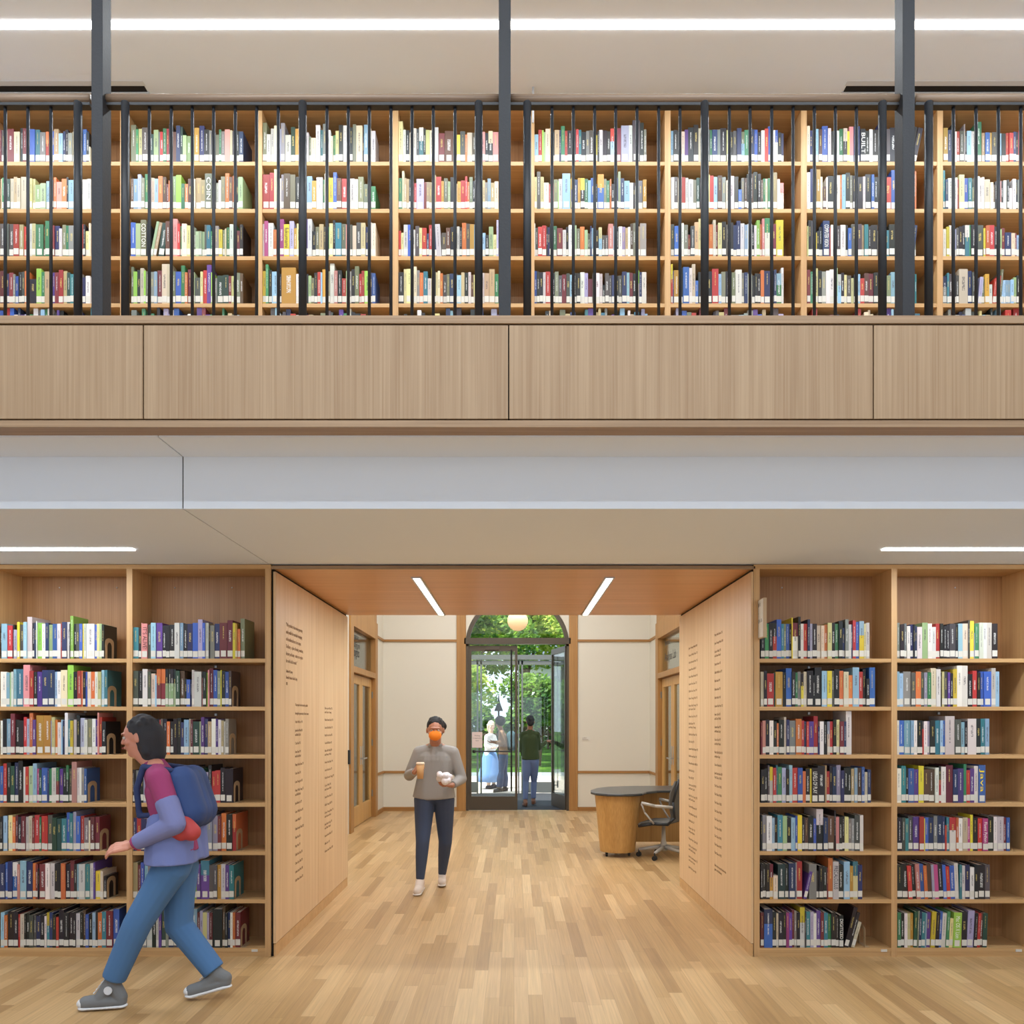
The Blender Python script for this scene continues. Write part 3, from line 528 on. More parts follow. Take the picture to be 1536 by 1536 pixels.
ROWS = [  # bay, row, x0/scale, base z, start, end, bookend, books
('A', 0, A, lz[0], 0, 120, 1, "k2.40 s7.40 r6.38 k2.39 v4.33 y3.42 x5.39 s4.42 w6.48 k3.41 n3.41 w1.43 l6.41 w4.40 n4.41 j5.39 b6.40 w4.40 r1.40 n6.42 w4.42 k1.40 l4.49 k4.40 x4.40 b4.40 y2.40 w3.40 w10.40 b3.39 u3.40 j3.40 k3.39"),
('A', 1, A, lz[1], 0, 123, 1, "w8.40 s4.39 j2.39 w2.40 s3.43 t8.43 i8.48 r5.41 k4.40 p6.40 n8.42 n8.42 s3.40 w4.40 c8.42 l7.48 k5.40 r5.41 o2.41 k3.40 b2.40 c4.40 o5.40 w4.40 u4.40 s3.42 t4.42"),
('A', 2, A, lz[2], 0, 122, 1, "w3.39 k5.41 s5.41 m5.47 k5.40 k5.39 r4.43 v4.41 o4.48 p4.40 q9.45 q9.45 b1.39 u4.43 o3.40 w4.37 s2.40 n3.39 w4.48 t3.40 y3.39 w4.40 k4.45 v5.42 w4.40 z5.41 w4.41 p3.40 i2.48 r3.43 k5.38"),
('A', 3, A, lz[3], 0, 100, 1, "b4.42 r4.45 k5.46 f5.42 n5.46 k6.48 w3.41 r4.41 j5.42 s5.45 h3.39 f3.38 b7.40 n2.40 g3.39 w6.40 gm4.40 p4.39 k4.40 gk3.43 x4.39 i6.47 w3.40 w3.40 e3.40 b3.39"),
('A', 4, A, lz[4], 0, 114, 1, "k3.39 s5.40 k2.41 u5.41 o3.39 m3.41 k4.39 m5.40 w3.39 c4.40 m3.38 r6.41 g2.39 r4.40 r4.40 x5.41 F5.38 F5.37 t6.37 b4.44 t4.43 v4.45 b5.40 r4.40 e6.38 c2.35 m5.39 m5.39"),
('A', 5, A, lz[5], 0, 122, 1, "n6.40 b3.42 n5.43 wb6.42 i3.40 s7.44 n7.43 o4.41 m3.40 k2.35 m7.40 W5.41 W5.41 k4.40 k4.41 o5.41 k5.40 m5.44 k3.40 s3.40 w7.40 t5.40 w4.41 p2.42 y6.32 c3.32 k3.26"),
('A', 6, A, lz[6], 0, 137, 0, "s5.40 o4.37 k7.41 k5.41 r2.38 c5.38 k2.38 k4.39 x5.37 x3.37 n5.36 k5.37 w3.36 yt3.40 n4.40 k4.38 r3.35 k6.43 k6.40 k5.40 k3.40 w5.39 k4.40 d3.43 b4.38 k4.38 s4.40 k3.41 o5.40 t5.41 m8.42 b7.44"),
('B', 0, B_, lz[0], 2, 131, 0, "t7.36 k4.35 i1.41 i6.40!IT’S_ALIVE! x4.39 s6.41 p7.41 k4.38 k4.38 k6.39 W6.41 s4.41 k5.40 n6.40 b6.41 v5.45 b3.41 w4.41 k2.38 e5.38 n6.40 m9.41 m6.44 y3.41 q2.40 o3.34 z5.46"),
('B', 1, B_, lz[1], 2, 116, 1, "x7.41 k5.41 w6.43 x4.40 c5.38 s2.36 om5.43 om5.43 kj3.43 kj3.43 kj3.43 kj3.43 f5.41 d5.41 k3.32 b4.31 n2.30 w3.42 W8.40 i2.33 k4.40 l2.39 i2.42 m4.44 b5.42 z4.41 y2.42 k4.41 b4.40 x3.41"),
('B', 2, B_, lz[2], 2, 113, 1, "x12.39 k10.40 g3.38 s4.38 k4.41 r2.40 x3.41 k5.41 o4.38 k4.38 k5.41 k5.42 n4.37 s6.40 c2.41 m3.40 f8.38 j2.38 p4.43 n4.41 a5.38 w5.41 p3.41 w4.40 a3.39 w2.38 e4.41"),
('B', 3, B_, lz[3], 1, 118, 1, "k4.38 e5.37 k3.37 v5.38 m8.40 i6.40 v7.41 b6.40 v6.39 e6.40 x6.42 e5.40 g6.39 m3.34 v2.35 k3.43 r4.36 r5.37 k5.40 k8.39"),
('B', 4, B_, lz[4], 1, 121, 1, "n4.38 r4.39 n5.37 v6.38 o6.38 e6.39 b5.39 m5.40 k6.40 v5.41 n4.38 e3.40 v3.40 n3.40 v5.43 v5.40 m3.40 o4.43 k5.42 or3.42"),
('B', 5, B_, lz[5], 0, 119, 1, "b2.36 a5.42 m3.39 b4.42 s4.39 e5.40 t6.40 v6.40 u4.39 s4.40 n4.40 u4.38 b3.40 w9.40 w3.40 pl3.40 p4.40 tp9.44 x4.39 x4.39 q4.39 w5.40 p4.39 t5.39"),
('B', 6, B_, lz[6], 3, 126, 1, "v3.41 w3.41 e3.41 e3.41 e3.41 w6.41 k5.40 w3.38 p3.41 f5.41 e3.40 n6.40 x3.38 b3.38 k4.40 m6.40 v4.40 s7.44 m3.40 v3.42 u5.40 v3.40 m4.40 k11.44 d3.47 k3.40 n3.40 w3.40 o3.40 m6.40"),
('C', 0, C_, lz[0], 4, 129, 0, "k5.40 g5.40 k5.41 kr5.41 b6.45 t3.40 z3.40 b4.40 k3.40 y1.47 mw7.41 k3.48 w4.40 r5.40 n3.45 v3.40 k6.40 c5.38 c4.38 o4.39 u5.41 k4.41 g4.40 k5.43 n3.35 e4.45 w3.39 n2.39 r4.44 b4.42 sy6.43 u2.40 w4.41"),
('C', 1, C_, lz[1], 4, 136, 0, "c4.40 k4.41 r8.38 f2.39 q9.40 k4.39 b7.44 k4.40 g3.39 e4.40 ky3.38 c4.40 k8.41 k2.36 k8.45 s6.41 y6.41 x3.41 k6.43 o5.41 c6.40 o5.36 s8.45 r5.40 k4.43 k4.32 b7.45"),
('C', 2, C_, lz[2], 4, 109, 0, "m2.37 i4.39 k5.40 w5.39 k4.38 o2.36 k6.40 c3.43 n4.40 e7.39 o7.41 r3.39 n3.38 r3.38 p6.38 r5.44 n2.32 w5.38 k4.38 vc3.38 r4.38 k4.40 u4.40 m5.38 n3.38 w7.50"),
('C', 3, C_, lz[3], 4, 131, 0, "k5.38 k4.39 x2.43 yw4.41 r4.40 t2.43 g5.41 v5.40 k4.38 s4.43 r6.40 b6.40 o4.36 k5.39 y2.39 k7.40!LEVELS_OF_PLAY k9.42 a2.43 r4.36 k3.42 n5.41 v5.43 n4.37 k5.40 k4.40 a4.39 s4.40 d5.40 b4.41 c4.35 n4.38"),
('C', 4, C_, lz[4], 4, 122, 0, "k2.40 e5.41 w6.40 s3.38 k4.38 t6.41 j5.40 k5.37 s5.38 b2.40 y5.41 k3.38 d4.38 k6.40 b4.37 wk8.48 n5.38 d8.40 k2.46 i4.39 k4.39 k3.40 u5.39 e4.37 e3.37 x6.41 w4.41"),
('C', 5, C_, lz[5], 4, 121, 0, "k2.40 k4.40 k4.40 mq4.40 c5.27 f9.40 k4.40 n8.41 e2.42 r6.43 _1 p4.32@13 _3 E9.40 k3.32 k5.38 k4.37 m2.36 o5.47 W7.43!PRECALCULUS k6.39 s7.43 q4.38 tu6.43 n5.39"),
('C', 6, C_, lz[6], 4, 112, 0, "m4.40 nb11.44 k5.41 c3.39 k6.40 k4.41 h4.40 p4.40 m3.43 e3.42 k4.40 yw6.46 x2.40 t5.41 v4.41 w4.39 p5.42 m4.40 t5.40 g4.38 k6.40 k4.36 k5.37!DIGITIZED _1 k5.47@14 k4.41@15 c4.30@16"),
('D', 0, D_, lz[0], 5, 123, 0, "e3.42 k5.40 e3.41 w4.38 n4.40 k2.40 n3.38 W6.37 j7.42 w5.41 w5.37 r5.41 k4.41 k4.38 k4.40 x7.41 k3.40 s5.41 c6.41 x2.45 y5.44 v1.30 g5.41 W5.42 W5.42 W6.42 k7.41"),
('D', 1, D_, lz[1], 4, 125, 0, "s3.41 s5.39 e9.41 x5.40 o6.41 x4.40 v4.40 g4.40 c6.45 W5.44 k2.40 u3.41 x4.41 p3.40 k3.39 y5.44 W6.48 w7.48 k6.38 r5.42 k4.40 b4.41 b9.41 w5.45 s5.41"),
('D', 2, D_, lz[2], 4, 113, 0, "w3.40 b6.40 s7.40 s4.40 w4.40 k6.40 r2.30 w4.39 v3.39 k6.40 t6.40 s3.40 b3.40 W11.45 x7.41 s5.38 k3.39 W10.42 k5.42 t5.42 s5.42"),
('D', 3, D_, lz[3], 4, 108, 0, "w6.40 t5.43 k3.40 b7.40 p5.39 y6.43 d6.39 d7.39 w4.41 kr3.43 w6.42 m8.44 n6.39 p7.40 g3.45 r4.38 p5.40 w5.43 b8.44!Java"),
('D', 4, D_, lz[4], 5, 137, 0, "k5.39 x4.39 t4.38 x5.40 p7.40 r5.40 y1.38 b4.39 n6.39 e4.41 n6.41 n3.40 r2.30 t3.39 rw7.39 o3.39 w5.38 c6.39 h3.38 y3.42 k6.39 r5.38 h6.38!Fluent_Python k7.40 w4.40 w7.40 m3.39 b4.39"),
('D', 5, D_, lz[5], 5, 114, 0, "k6.40 k7.41 r5.39@-3 k5.40@-3 i5.41@-3 b5.41@-3 o4.39@-3 d5.41@-3 v3.40@-3 h5.40@-3 k6.41@-3 b4.40@-3 r4.38@-3 b6.39@-2 w5.42@-2 t3.40 w4.39 n6.40 w5.37 k4.40 k9.40 x6.40"),
('D', 6, D_, lz[6], 5, 110, 0, "g5.41 k5.40 w4.40 u4.40 q4.40 f5.42@2 z2.43@2 n3.42@2 t5.41@2 s2.40@2 p6.41@2 y6.42@3 k5.41@3 b4.42@3 w6.40@3 g4.42@3 u5.34@3 l11.41@2!Mac_OS_X_Lion i1.41 k7.42 v9.43@3 k4.40@3 r4.40@3 d4.41@3 f6.40@2"),
]
u0 = (0, 7.68)
UR = [
("m1.38 x5.38 k3.36 c1.36 m8.38 c7.35 k4.40 m5.39 s3.36 b8.38 t6.38 e7.35 or4.36 d4.34 b4.37 a6.38 s5.33 n3.36 k4.38 e5.34 c5.36 n8.38 b5.39 k4.35 c2.18",
 "a2.36 g3.37 d3.36 f3.35 c4.36 a4.38 c4.36 C7.38 d3.36 u3.36 u3.36 j6.29 j6.30 s4.33 o2.36 k2.34 o3.37 i6.32 o5.35 k2.37 s7.34 u3.32 w10.35 w4.36",
 "x5.38 x4.38 x5.38 r6.37 a4.37 r6.35 w3.38 u4.38 g8.37 d2.35 g4.41 m5.36 n5.36 w3.32 z4.37 g3.36 e6.36 w5.36 r4.38 k2.37 u3.30 c2.39",
 "m5.38 y1.36 n4.35 m5.36 e2.34 b3.32 k4.37 x3.37 o5.38 k8.29 l6.41 g4.37 a6.37 y2.37 p3.36 m4.36 r5.39 u4.38 f4.36 t4.34 k4.34 e4.36 n5.30 w5.32"),
("z6.43 g3.38 u4.39 x8.40 f6.33 j6.38 e2.36 r4.36 g4.39 r3.39 k4.44 d5.35 n5.42 f3.41 j4.31 j5.31 j4.31 q6.40 n6.43 k6.38 e3.37 x5.35 z4.32 g3.38 e4.36 i6.38 c3.37 x4.36 k4.37 n5.36",
 "d3.35 s5.35 v4.40 z4.36 g4.41 v3.35 c4.37 s4.36 o5.39 d4.38 m3.30 o4.33 j4.39 l6.40 g4.30 o4.30 d5.36 c4.35 a6.37 a5.34 z8.41!COIN k4.36 e3.31 w3.34 z5.38 o5.42 d4.37 o3.39 k4.37 j5.37",
 "b6.39 j6.38 z7.42!COTTON k4.38 j3.41@11 a4.40@11 _3 f7.39@7 _2 d6.41 d3.38 i6.44 r3.38 g2.36 c6.38 u4.36 e4.36 z3.34 j4.29 j4.29 j3.29 x3.37 t5.36 g4.29 e6.35 y4.31 z3.31 c2.32 g4.34 w4.37 g4.37 m4.30 k4.37",
 "z3.43 l4.37 k3.39 c4.41 l2.38 z4.37 e5.37 s3.37 m5.39 c6.46 c6.46 z4.37 b6.37 g4.44 o3.36 m4.40 j4.36 x6.30 u3.37 r4.39 p5.45 l3.36 e3.30 f7.33 f6.33 m3.32 u4.32 z5.36 d3.35"),
("z5.46 w5.32 w4.39 c4.42 v4.39 e5.45 w7.32 f5.41 q5.39 k8.38 w4.34 z3.30 c6.28 w5.43 t3.38 e4.44 w5.38 c3.30 g3.32 u4.36 k5.43 w4.43 w4.41 k4.40 z4.44 c8.43 k2.30 s5.43 c4.39 w5.36",
 "r8.40 r5.42 u3.46 w5.36 e3.40 d7.41 z6.40 k6.38 u6.39 s6.39 q5.33 w7.37 g2.35 c4.41 y5.37 b4.43 d5.36 r6.36 x3.35 w5.36 w4.35 z6.38 z5.30 k3.34 g5.27",
 "w2.38 h4.41 w6.39 o4.31 e3.42 h5.43 y6.37!fukumami v5.41 q3.33 u4.38 k4.38 p5.43 w5.43 k4.30 z4.35 a5.38 x3.35 g4.35 u4.38 k3.42 t7.39 z5.38 i5.37 x3.37 c4.36 x5.40 u5.39 n3.35 w4.40 c4.39",
 "y4.38 g3.45 k4.39 s8.37 k3.35 Q17.42 w5.35 k10.35 j3.33 z4.30 k4.36 r4.37 s2.36 q5.40 z4.38 w5.47 i4.38 k5.39 r5.30 j3.38 e4.38 k4.40 z5.43 r3.35 r3.38 l6.38 n3.36 b4.35"),
("u5.47 w3.38 k4.37 c4.35 w4.39 x3.39 wt5.41 k3.39 u4.37 c4.37 W6.40 m7.34 d10.37 k4.35 y4.32 x6.36 o2.32 c6.35 d4.34 k5.36 i5.35 k4.34 ck5.37 i6.35",
 "g4.36 c3.45 a3.36 a3.36 k3.34 m3.33 r3.31 v9.36 m3.32 a3.32 a3.32 a5.40 r6.38 q3.33 z5.36 j3.32 k4.37 a4.30 q4.33 r5.34 r3.38 o2.32 z4.38 k3.33 v3.35 e6.34 a3.34 e3.31 s4.36 a4.31 c5.33",
 "r3.30 u3.28 w5.37 b5.37 w4.31 x5.36 u3.33 r5.33 n3.27 r4.37 n5.35 W6.38@-3 x5.28 d5.33 k5.35 k3.27 w3.35 k3.34 o5.39 x4.38 q5.37 s3.37 k5.34 s5.28 k4.25 j5.35 u4.26 v2.42",
 "k6.36 u3.40 u6.40 k2.36 c3.43 e3.39 o4.36 t5.37 w4.29 y2.42 k3.37 u2.36 c3.38 o3.35 x4.34 z3.34 n5.35 e3.35 s5.33 a4.36 k4.36 w3.37 d3.34 u4.34 m5.35 w3.36 a5.35 a6.40 g4.35"),
("s4.33 r4.38 l2.37 j2.35 c5.39 q2.40 k3.36 a5.37 n2.38 g4.42 r3.37 k5.37 k4.37 r3.38 t3.37 k5.36 e3.36 x5.37 k2.36 y2.32 k2.36 w4.38 k4.37 k4.36 rs4.39 m7.39 v8.42 w4.43 x8.48 k4.46 z3.38",
 "u3.37 x4.44 u4.38 c6.31 r3.30 i3.30 z5.35 l1.33 w4.35 s9.41 y1.36 qb3.37 n5.35 q3.37 yk5.36 g4.36 s3.34 b5.37 k3.30 qb7.41 z3.36 g4.34 o2.35 k3.29 n5.36 j3.44 n4.36 s6.33 w4.31 k2.31 w4.27 e5.34 q4.34",
 "w1.38 x3.34 r5.34 r5.36 k2.35 n2.34 k4.36 g5.36 m7.33 w4.31 k3.35 w6.36 j3.36 z4.32 o5.35 j4.31 x3.27 n2.35 s4.33 k4.30 us4.34 x4.25 x4.25 i6.38 s4.36 k2.34 w4.35 v4.35 a3.33 w3.34 d3.38 z3.39 k2.37 a3.35 e7.39",
 "b3.38 k3.37 k4.36 w3.36 r5.37 k2.35 k3.36 z4.37 x4.33 m5.34 x4.35 s4.34 k4.36 k4.35 w5.37 v4.36 m5.29 x3.35 w5.36 w3.35 k3.22 x4.35 x3.33 n5.33 k3.32 x4.33 n5.37 s3.36 m4.36 k3.35 lw4.39 n3.37 W5.37"),
("s3.37 k5.37 k4.36 c4.35 p4.38 k6.41 k5.44 c5.40 x8.38 g2.38 n6.38 e3.38 k7.40 u4.37 k3.36 x4.37 n5.39 zs4.36 g5.38 n6.38 b4.38 k4.35 w4.37 r4.39 b5.42 w3.37 bw3.37 k4.34 n3.34",
 "w4.37 x5.38 c3.36 w2.42 r5.38 w4.37 w6.35 z4.35 f4.37 k8.36 u5.40 r5.39 s5.38 d6.39 e5.38 c4.33 W7.39 x5.38 b4.23 e4.37 d3.36 k5.41 d4.42 k5.44 k4.41 d3.34 g3.36 c3.36 g6.36 a6.43 w3.35 ic5.31",
 "x4.38 b5.35 k3.36 w3.39 z5.37 m3.26 x5.35 a5.40 u3.44 k9.38 o5.37 c3.42 m3.37 u5.39 k5.40 x5.37 k4.39 n4.37 n5.42 w5.39 s4.37 w5.38 k3.37 w3.36 l4.42 o3.38 i3.44 gw6.44 k2.36 m6.38 y9.43",
 "yr2.46 n1.38 q6.39 k4.42 b7.42 w3.41 c4.46 b3.27 k8.37 k7.37 r7.40 s3.34 z5.37 k7.38 z4.36 W7.39 e3.36 n4.36 w5.35 k3.33 k3.35 k4.35 o4.39 n7.38 k4.36 n3.39 sg6.35 w3.42"),
("c4.42 n3.37 k4.37 s4.39 d4.38 b7.42 w4.39 k3.36 w7.37 g5.39 ck5.39 y3.36 i5.42 n8.42 k6.38!BUILT k5.36 w4.38 k7.38 n9.45 x5.38 k8.40 k6.40 _1 w5.41@7 k6.41@10 k6.41@12",
 "w4.43 n5.47 k2.46 q5.46 c3.38 d4.26 w2.37 k8.39 W8.40 o2.40 s4.40 k5.42 z4.40 k3.39 w3.38 k6.38 w3.38 k7.41 b3.40 k6.38 w4.38 s4.39 r8.38 b6.46 k8.38 n8.38 w4.37 o4.44",
 "u2.35 k4.42 x4.42 y3.28 k3.30 k4.35 n8.41!COMPUTER_VISION r2.34 w3.37 k4.36 x5.36 w6.37 k3.37 b4.33 x7.38 x6.38 a3.37 t5.37 k4.35 k8.37 w3.30 m3.35 w2.30 t6.30 k8.37 x8.36 w4.33 b4.34 k4.36@6 n4.36@6 z3.36",
 "m4.39 g4.37 k2.37 u4.41 k4.38 e5.37 w5.38 w5.40 j4.41 ws4.34 k4.36 u3.34 x5.33 u3.30 k4.34 s3.34 r5.29 d5.35 m6.35 k6.36 k6.36 r3.42 z5.33 s5.37 k8.38 k6.38 b8.36 t2.34"),
("q7.54 n6.51 k5.60 w3.48 r5.49 x6.49 e2.60 k3.48 s7.50 w8.50 g8.65 a5.47 b7.47 q3.47 x8.48 k3.50 s4.47 k6.46 r4.47 r6.46 n4.48 k4.48 r3.50",
 "t3.62 n4.47 w9.50 w5.50 r3.48 u8.55 b6.50 t6.50 z4.35 w7.52 w4.51 w4.52 c8.48 c5.43 d3.40 k3.45 i6.45 k4.46 w5.47 k3.47 w5.34 w5.48 k4.48 e3.48",
 "w5.44 y5.47 w4.50 k4.48 v4.44 x4.46 k6.48 k4.50 wt7.50 g2.50 k9.50 x11.50 y3.45 o6.49 r8.50 k6.48 j5.43 m5.45 n10.38 c6.37 m3.37 s6.35",
 "ne6.44 t3.49 x6.48 k4.46 x4.45 C13.55 n6.52 x5.50 k4.45 v5.43@5 z5.40 q6.47 w5.31 r4.40@5 r5.45@5 z3.55@5 s4.38 s3.38 s3.38 s4.38 s4.38 j4.42 k6.45"),
]
UX = [(0, 7.68, (0, 104)), (190, 7.68, (5, 134)), (390, 7.68, (3, 133)), (590, 7.68, (6, 121)), (790, 7.68, (9, 138)), (1000, 7.68, (5, 135)), (1200, 7.68, (8, 134)), (1396, 10.52, (20, 142))]
for bi, rows in enumerate(UR):
    for r, st in enumerate(rows):
        ROWS.append(('U%d' % (bi+1), r, UX[bi][:2], uz[r], UX[bi][2][0], UX[bi][2][1], 0, st))
def rnd_row(k, n=27, hs=(34, 42)):
    g = random.Random(k); return ' '.join('%s%d.%d' % (g.choice('kkwxenbrmcstgzuvap'), g.randint(3, 7), g.randint(*hs)) for _ in range(n))
for k, p in enumerate((-213, -9)+tuple(190+204.2*j-2 for j in range(0, 8))):
    ROWS.append(('X', 4, (p+4 if k > 1 else p, 7.68), uz[4], 4, 128, 0, rnd_row(100+k, hs=(36, 51))))
for k in range(4): ROWS.append(('X', k, (-216, 7.68), uz[k], 2, 125, 0, rnd_row(200+k))); ROWS.append(('X', k, (1617, 7.68), uz[k], 5, 130, 0, rnd_row(300+k)))
for k in range(7): ROWS.append(('X', k, (-212, 7.68), lz[k], 2, 130, 0, rnd_row(400+k))); ROWS.append(('X', k, (1551, 7.68), lz[k], 2, 125, 0, rnd_row(500+k)))
ORD = 'first second third fourth fifth sixth seventh eighth ninth tenth eleventh twelfth thirteenth fourteenth fifteenth sixteenth seventeenth eighteenth nineteenth twentieth 21st 22nd 23rd 24th 25th 26th 27th 28th 29th 30th 31st 32nd 33rd 34th 35th 36th 37th 38th'.split()
BAY = dict(A='outer bay of left bookcase', B='passage bay of left bookcase', C='passage bay of right bookcase', D='outer bay of right bookcase')
LROW = ['top shelf', 'second shelf', 'third shelf', 'fourth shelf', 'fifth shelf', 'sixth shelf', 'bottom shelf']
books = []; ends = []
rg = random.Random(11)
for bay, row, (x0, sc), zb, st, en, be, s in ROWS:
    toks = s.split(); tot = 0; it = []
    for tk in toks:
        if tk[0] == '_': w_ = float(tk[1:]); it.append(None if 0 else ('_', w_)); tot += w_; continue
        title = None; lean = 0
        if '!' in tk: tk, title = tk.split('!', 1); title = title.replace('_', ' ')
        if '@' in tk: tk, l_ = tk.split('@'); lean = float(l_)
        i = 0
        while tk[i].isalpha(): i += 1
        cs = tk[:i]; w_, h_ = tk[i:].split('.'); w_ = float(w_); h_ = float(h_)
        w_ += rg.uniform(-.35, .35)
        it.append((cs, w_, h_, lean, title)); tot += w_
    k = (en-st)/tot; x = st; idx = 0; rowbooks = []
    for t in it:
        if t[0] == '_': x += t[1]*k; continue
        cs, w_, h_, lean, title = t; w_ *= k
        pxa = x0+x*10/sc; wpx = w_*10/sc; hpx = h_*10/sc+.3
        b = dict(bay=bay, row=row, idx=idx, x=X(pxa+wpx/2, 5.61), w=wpx*5.61/F*.975, h=hpx*5.61/F, z=zb, cs=cs, lean=lean, title=title, px=pxa, area=wpx*hpx if (bay != 'X' and pxa+wpx > 0 and pxa < 1536) else 0)
        b['w'] = max(b['w'], .006); books.append(b); rowbooks.append(b); x += w_; idx += 1
    b = rowbooks[-1]
    if be or (bay == 'C' and row == 6): ends.append((b['x']+b['w']/2+.002+(.075 if bay == 'C' else 0), zb, bay, row, b))
def book_geo(b, rg):
    w, h = b['w'], b['h']; d = rg.uniform(.155, .215) if h < .25 else rg.uniform(.19, .25); t = min(.0028, w*.14); y = rg.uniform(0, .012)
    if b['title']: y = 0
    cov = []; hw = w/2
    def q(x0, x1, y0, y1, z0, z1, colr): cov.append((x0, x1, y0, y1, z0, z1, colr, False))
    c1 = b['cs'][0].lower(); c2 = b['cs'][1] if len(b['cs']) > 1 else c1
    def vary(c):
        r, g_, bb = PAL[c]; f = 1+rg.uniform(-.13, .13); r, g_, bb = [(.86*q_+.14*(r+g_+bb)/3)*.93 for q_ in (r, g_, bb)]; return lin((min(255, r*f+rg.uniform(-6, 6)), min(255, g_*f+rg.uniform(-6, 6)), min(255, bb*f+rg.uniform(-6, 6))))
    top = vary(c1); bot = vary(c2) if c2 != c1 else top
    return dict(w=w, h=h, d=d, t=t, y=y, top=top, bot=bot, split=.62 if c2 != c1 else 0, seed=0.0 if b['title'] else rg.uniform(.05, 1), lab=b['cs'][0].islower() and w > .012 and rg.random() < .93)
class BM:
    def __init__(s): s.v = []; s.f = []; s.c = []; s.uv = []; s.mi = []
    def quad(s, vs, col, uv=None, mi=0):
        o = len(s.v); s.v += vs; s.f.append((o, o+1, o+2, o+3)); s.c += [col]*4; s.uv += uv or [(-1, -1)]*4; s.mi.append(mi)
    def box(s, x0, x1, y0, y1, z0, z1, col, M, mi=0, front=None):
        V = [M @ Vector(p) for p in ((x0, y0, z0), (x1, y0, z0), (x1, y1, z0), (x0, y1, z0), (x0, y0, z1), (x1, y0, z1), (x1, y1, z1), (x0, y1, z1))]; V = [tuple(v) for v in V]
        for k, f in enumerate(((0, 1, 5, 4), (1, 2, 6, 5), (2, 3, 7, 6), (3, 0, 4, 7), (4, 5, 6, 7), (3, 2, 1, 0))):
            s.quad([V[i] for i in f], col, [(0, front[0]), (1, front[0]), (1, front[1]), (0, front[1])] if (k == 0 and front) else None, mi)
    def mesh(s, name, mats):
        me = bpy.data.meshes.new(name); me.from_pydata(s.v, [], s.f)
        for m in mats: me.materials.append(m)
        ca = me.attributes.new('col', 'FLOAT_COLOR', 'CORNER'); ca.data.foreach_set('color', [v for c in s.c for v in c])
        uv = me.uv_layers.new(name='UVMap'); uv.data.foreach_set('uv', [v for c in s.uv for v in c])
        me.polygons.foreach_set('material_index', s.mi); return me
def emit_cover(bm, g, M):
    w, h, d, t, y = g['w']/2, g['h'], g['d'], g['t'], g['y']; T = (*g['top'], g['seed']); Bo = (*g['bot'], g['seed'])
    bm.box(-w, -w+t, y+t, y+d, 0, h, T, M); bm.box(w-t, w, y+t, y+d, 0, h, T, M)
    if g['split']:
        zc = h*g['split']; bm.box(-w, w, y, y+t, zc, h, T, M, 0, (g['split'], 1)); bm.box(-w, w, y, y+t, 0, zc, Bo, M, 0, (0, g['split']))
    else: bm.box(-w, w, y, y+t, 0, h, T, M, 0, (0, 1))
def emit_pages(bm, g, M, mi):
    w, h, d, t, y = g['w']/2, g['h'], g['d'], g['t'], g['y']; bm.box(-w+t, w-t, y+t, y+d-.004, .003, h-.004, (1, 1, 1, 1), M, mi)
def emit_label(bm, g, M, mi):
    w, y = g['w']/2, g['y']; lw = min(w*.96, .017); z0 = .010+g['seed']*.006; bm.box(-lw, lw, y-.0006, y, z0, z0+.041, (1, 1, 1, 1), M, mi)
order = sorted([b for b in books if b['area'] > 0], key=lambda b: (b['title'] is None, -b['area']))[:300]
for b in order: b['ind'] = True
key = {}
for b in books: key[(b['bay'], b['row'], b['idx'])] = b
def sizeword(b):
    if b['w'] > .042: return 'thick'
    if b['h'] > .262: return 'tall'
    if b['h'] < .195: return 'short'
    if b['w'] > .034: return 'wide'
    return 'slim' if b['w'] < .022 else 'medium'
def cname(b):
    cs = b['cs'].lower(); return CN[cs[0]] if len(cs) == 1 else CN[cs[0]]+' and '+CN[cs[1]]
def where(b):
    if b['bay'] in BAY: return LROW[b['row']]+', '+BAY[b['bay']]
    return LROW[b['row']]+' of '+ORD[int(b['bay'][1])-1]+' upstairs bay'
cand = {}
for b in books:
    if not b.get('ind'): continue
    L_ = key.get((b['bay'], b['row'], b['idx']-1)); R_ = key.get((b['bay'], b['row'], b['idx']+1))
    if L_ and R_: b['lab'] = '%s %s book between %s and %s ones, %s' % (sizeword(b), cname(b), CN[L_['cs'][0].lower()], CN[R_['cs'][0].lower()], where(b))
    else: b['lab'] = '%s %s book %s its row, %s' % (sizeword(b), cname(b), 'starting' if not L_ else 'ending', where(b))
    cand.setdefault(b['lab'], []).append(b)
sig = {}
for b in books:
    if b['bay'] == 'X': continue
    L_ = key.get((b['bay'], b['row'], b['idx']-1)); R_ = key.get((b['bay'], b['row'], b['idx']+1))
    b['sig'] = (b['bay'], b['row'], cname(b), L_ and L_['cs'][0].lower(), R_ and R_['cs'][0].lower()); sig[b['sig']] = sig.get(b['sig'], 0)+1
for b in books:
    if b.get('ind') and (sig[b['sig']] > 1 or len(b['lab'].split()) > 16):
        b['lab'] = '%s %s book, %s from left, %s' % (sizeword(b), cname(b), ORD[b['idx']], where(b))
stuff = BM(); I4 = Matrix.Identity(4); rg = random.Random(23)
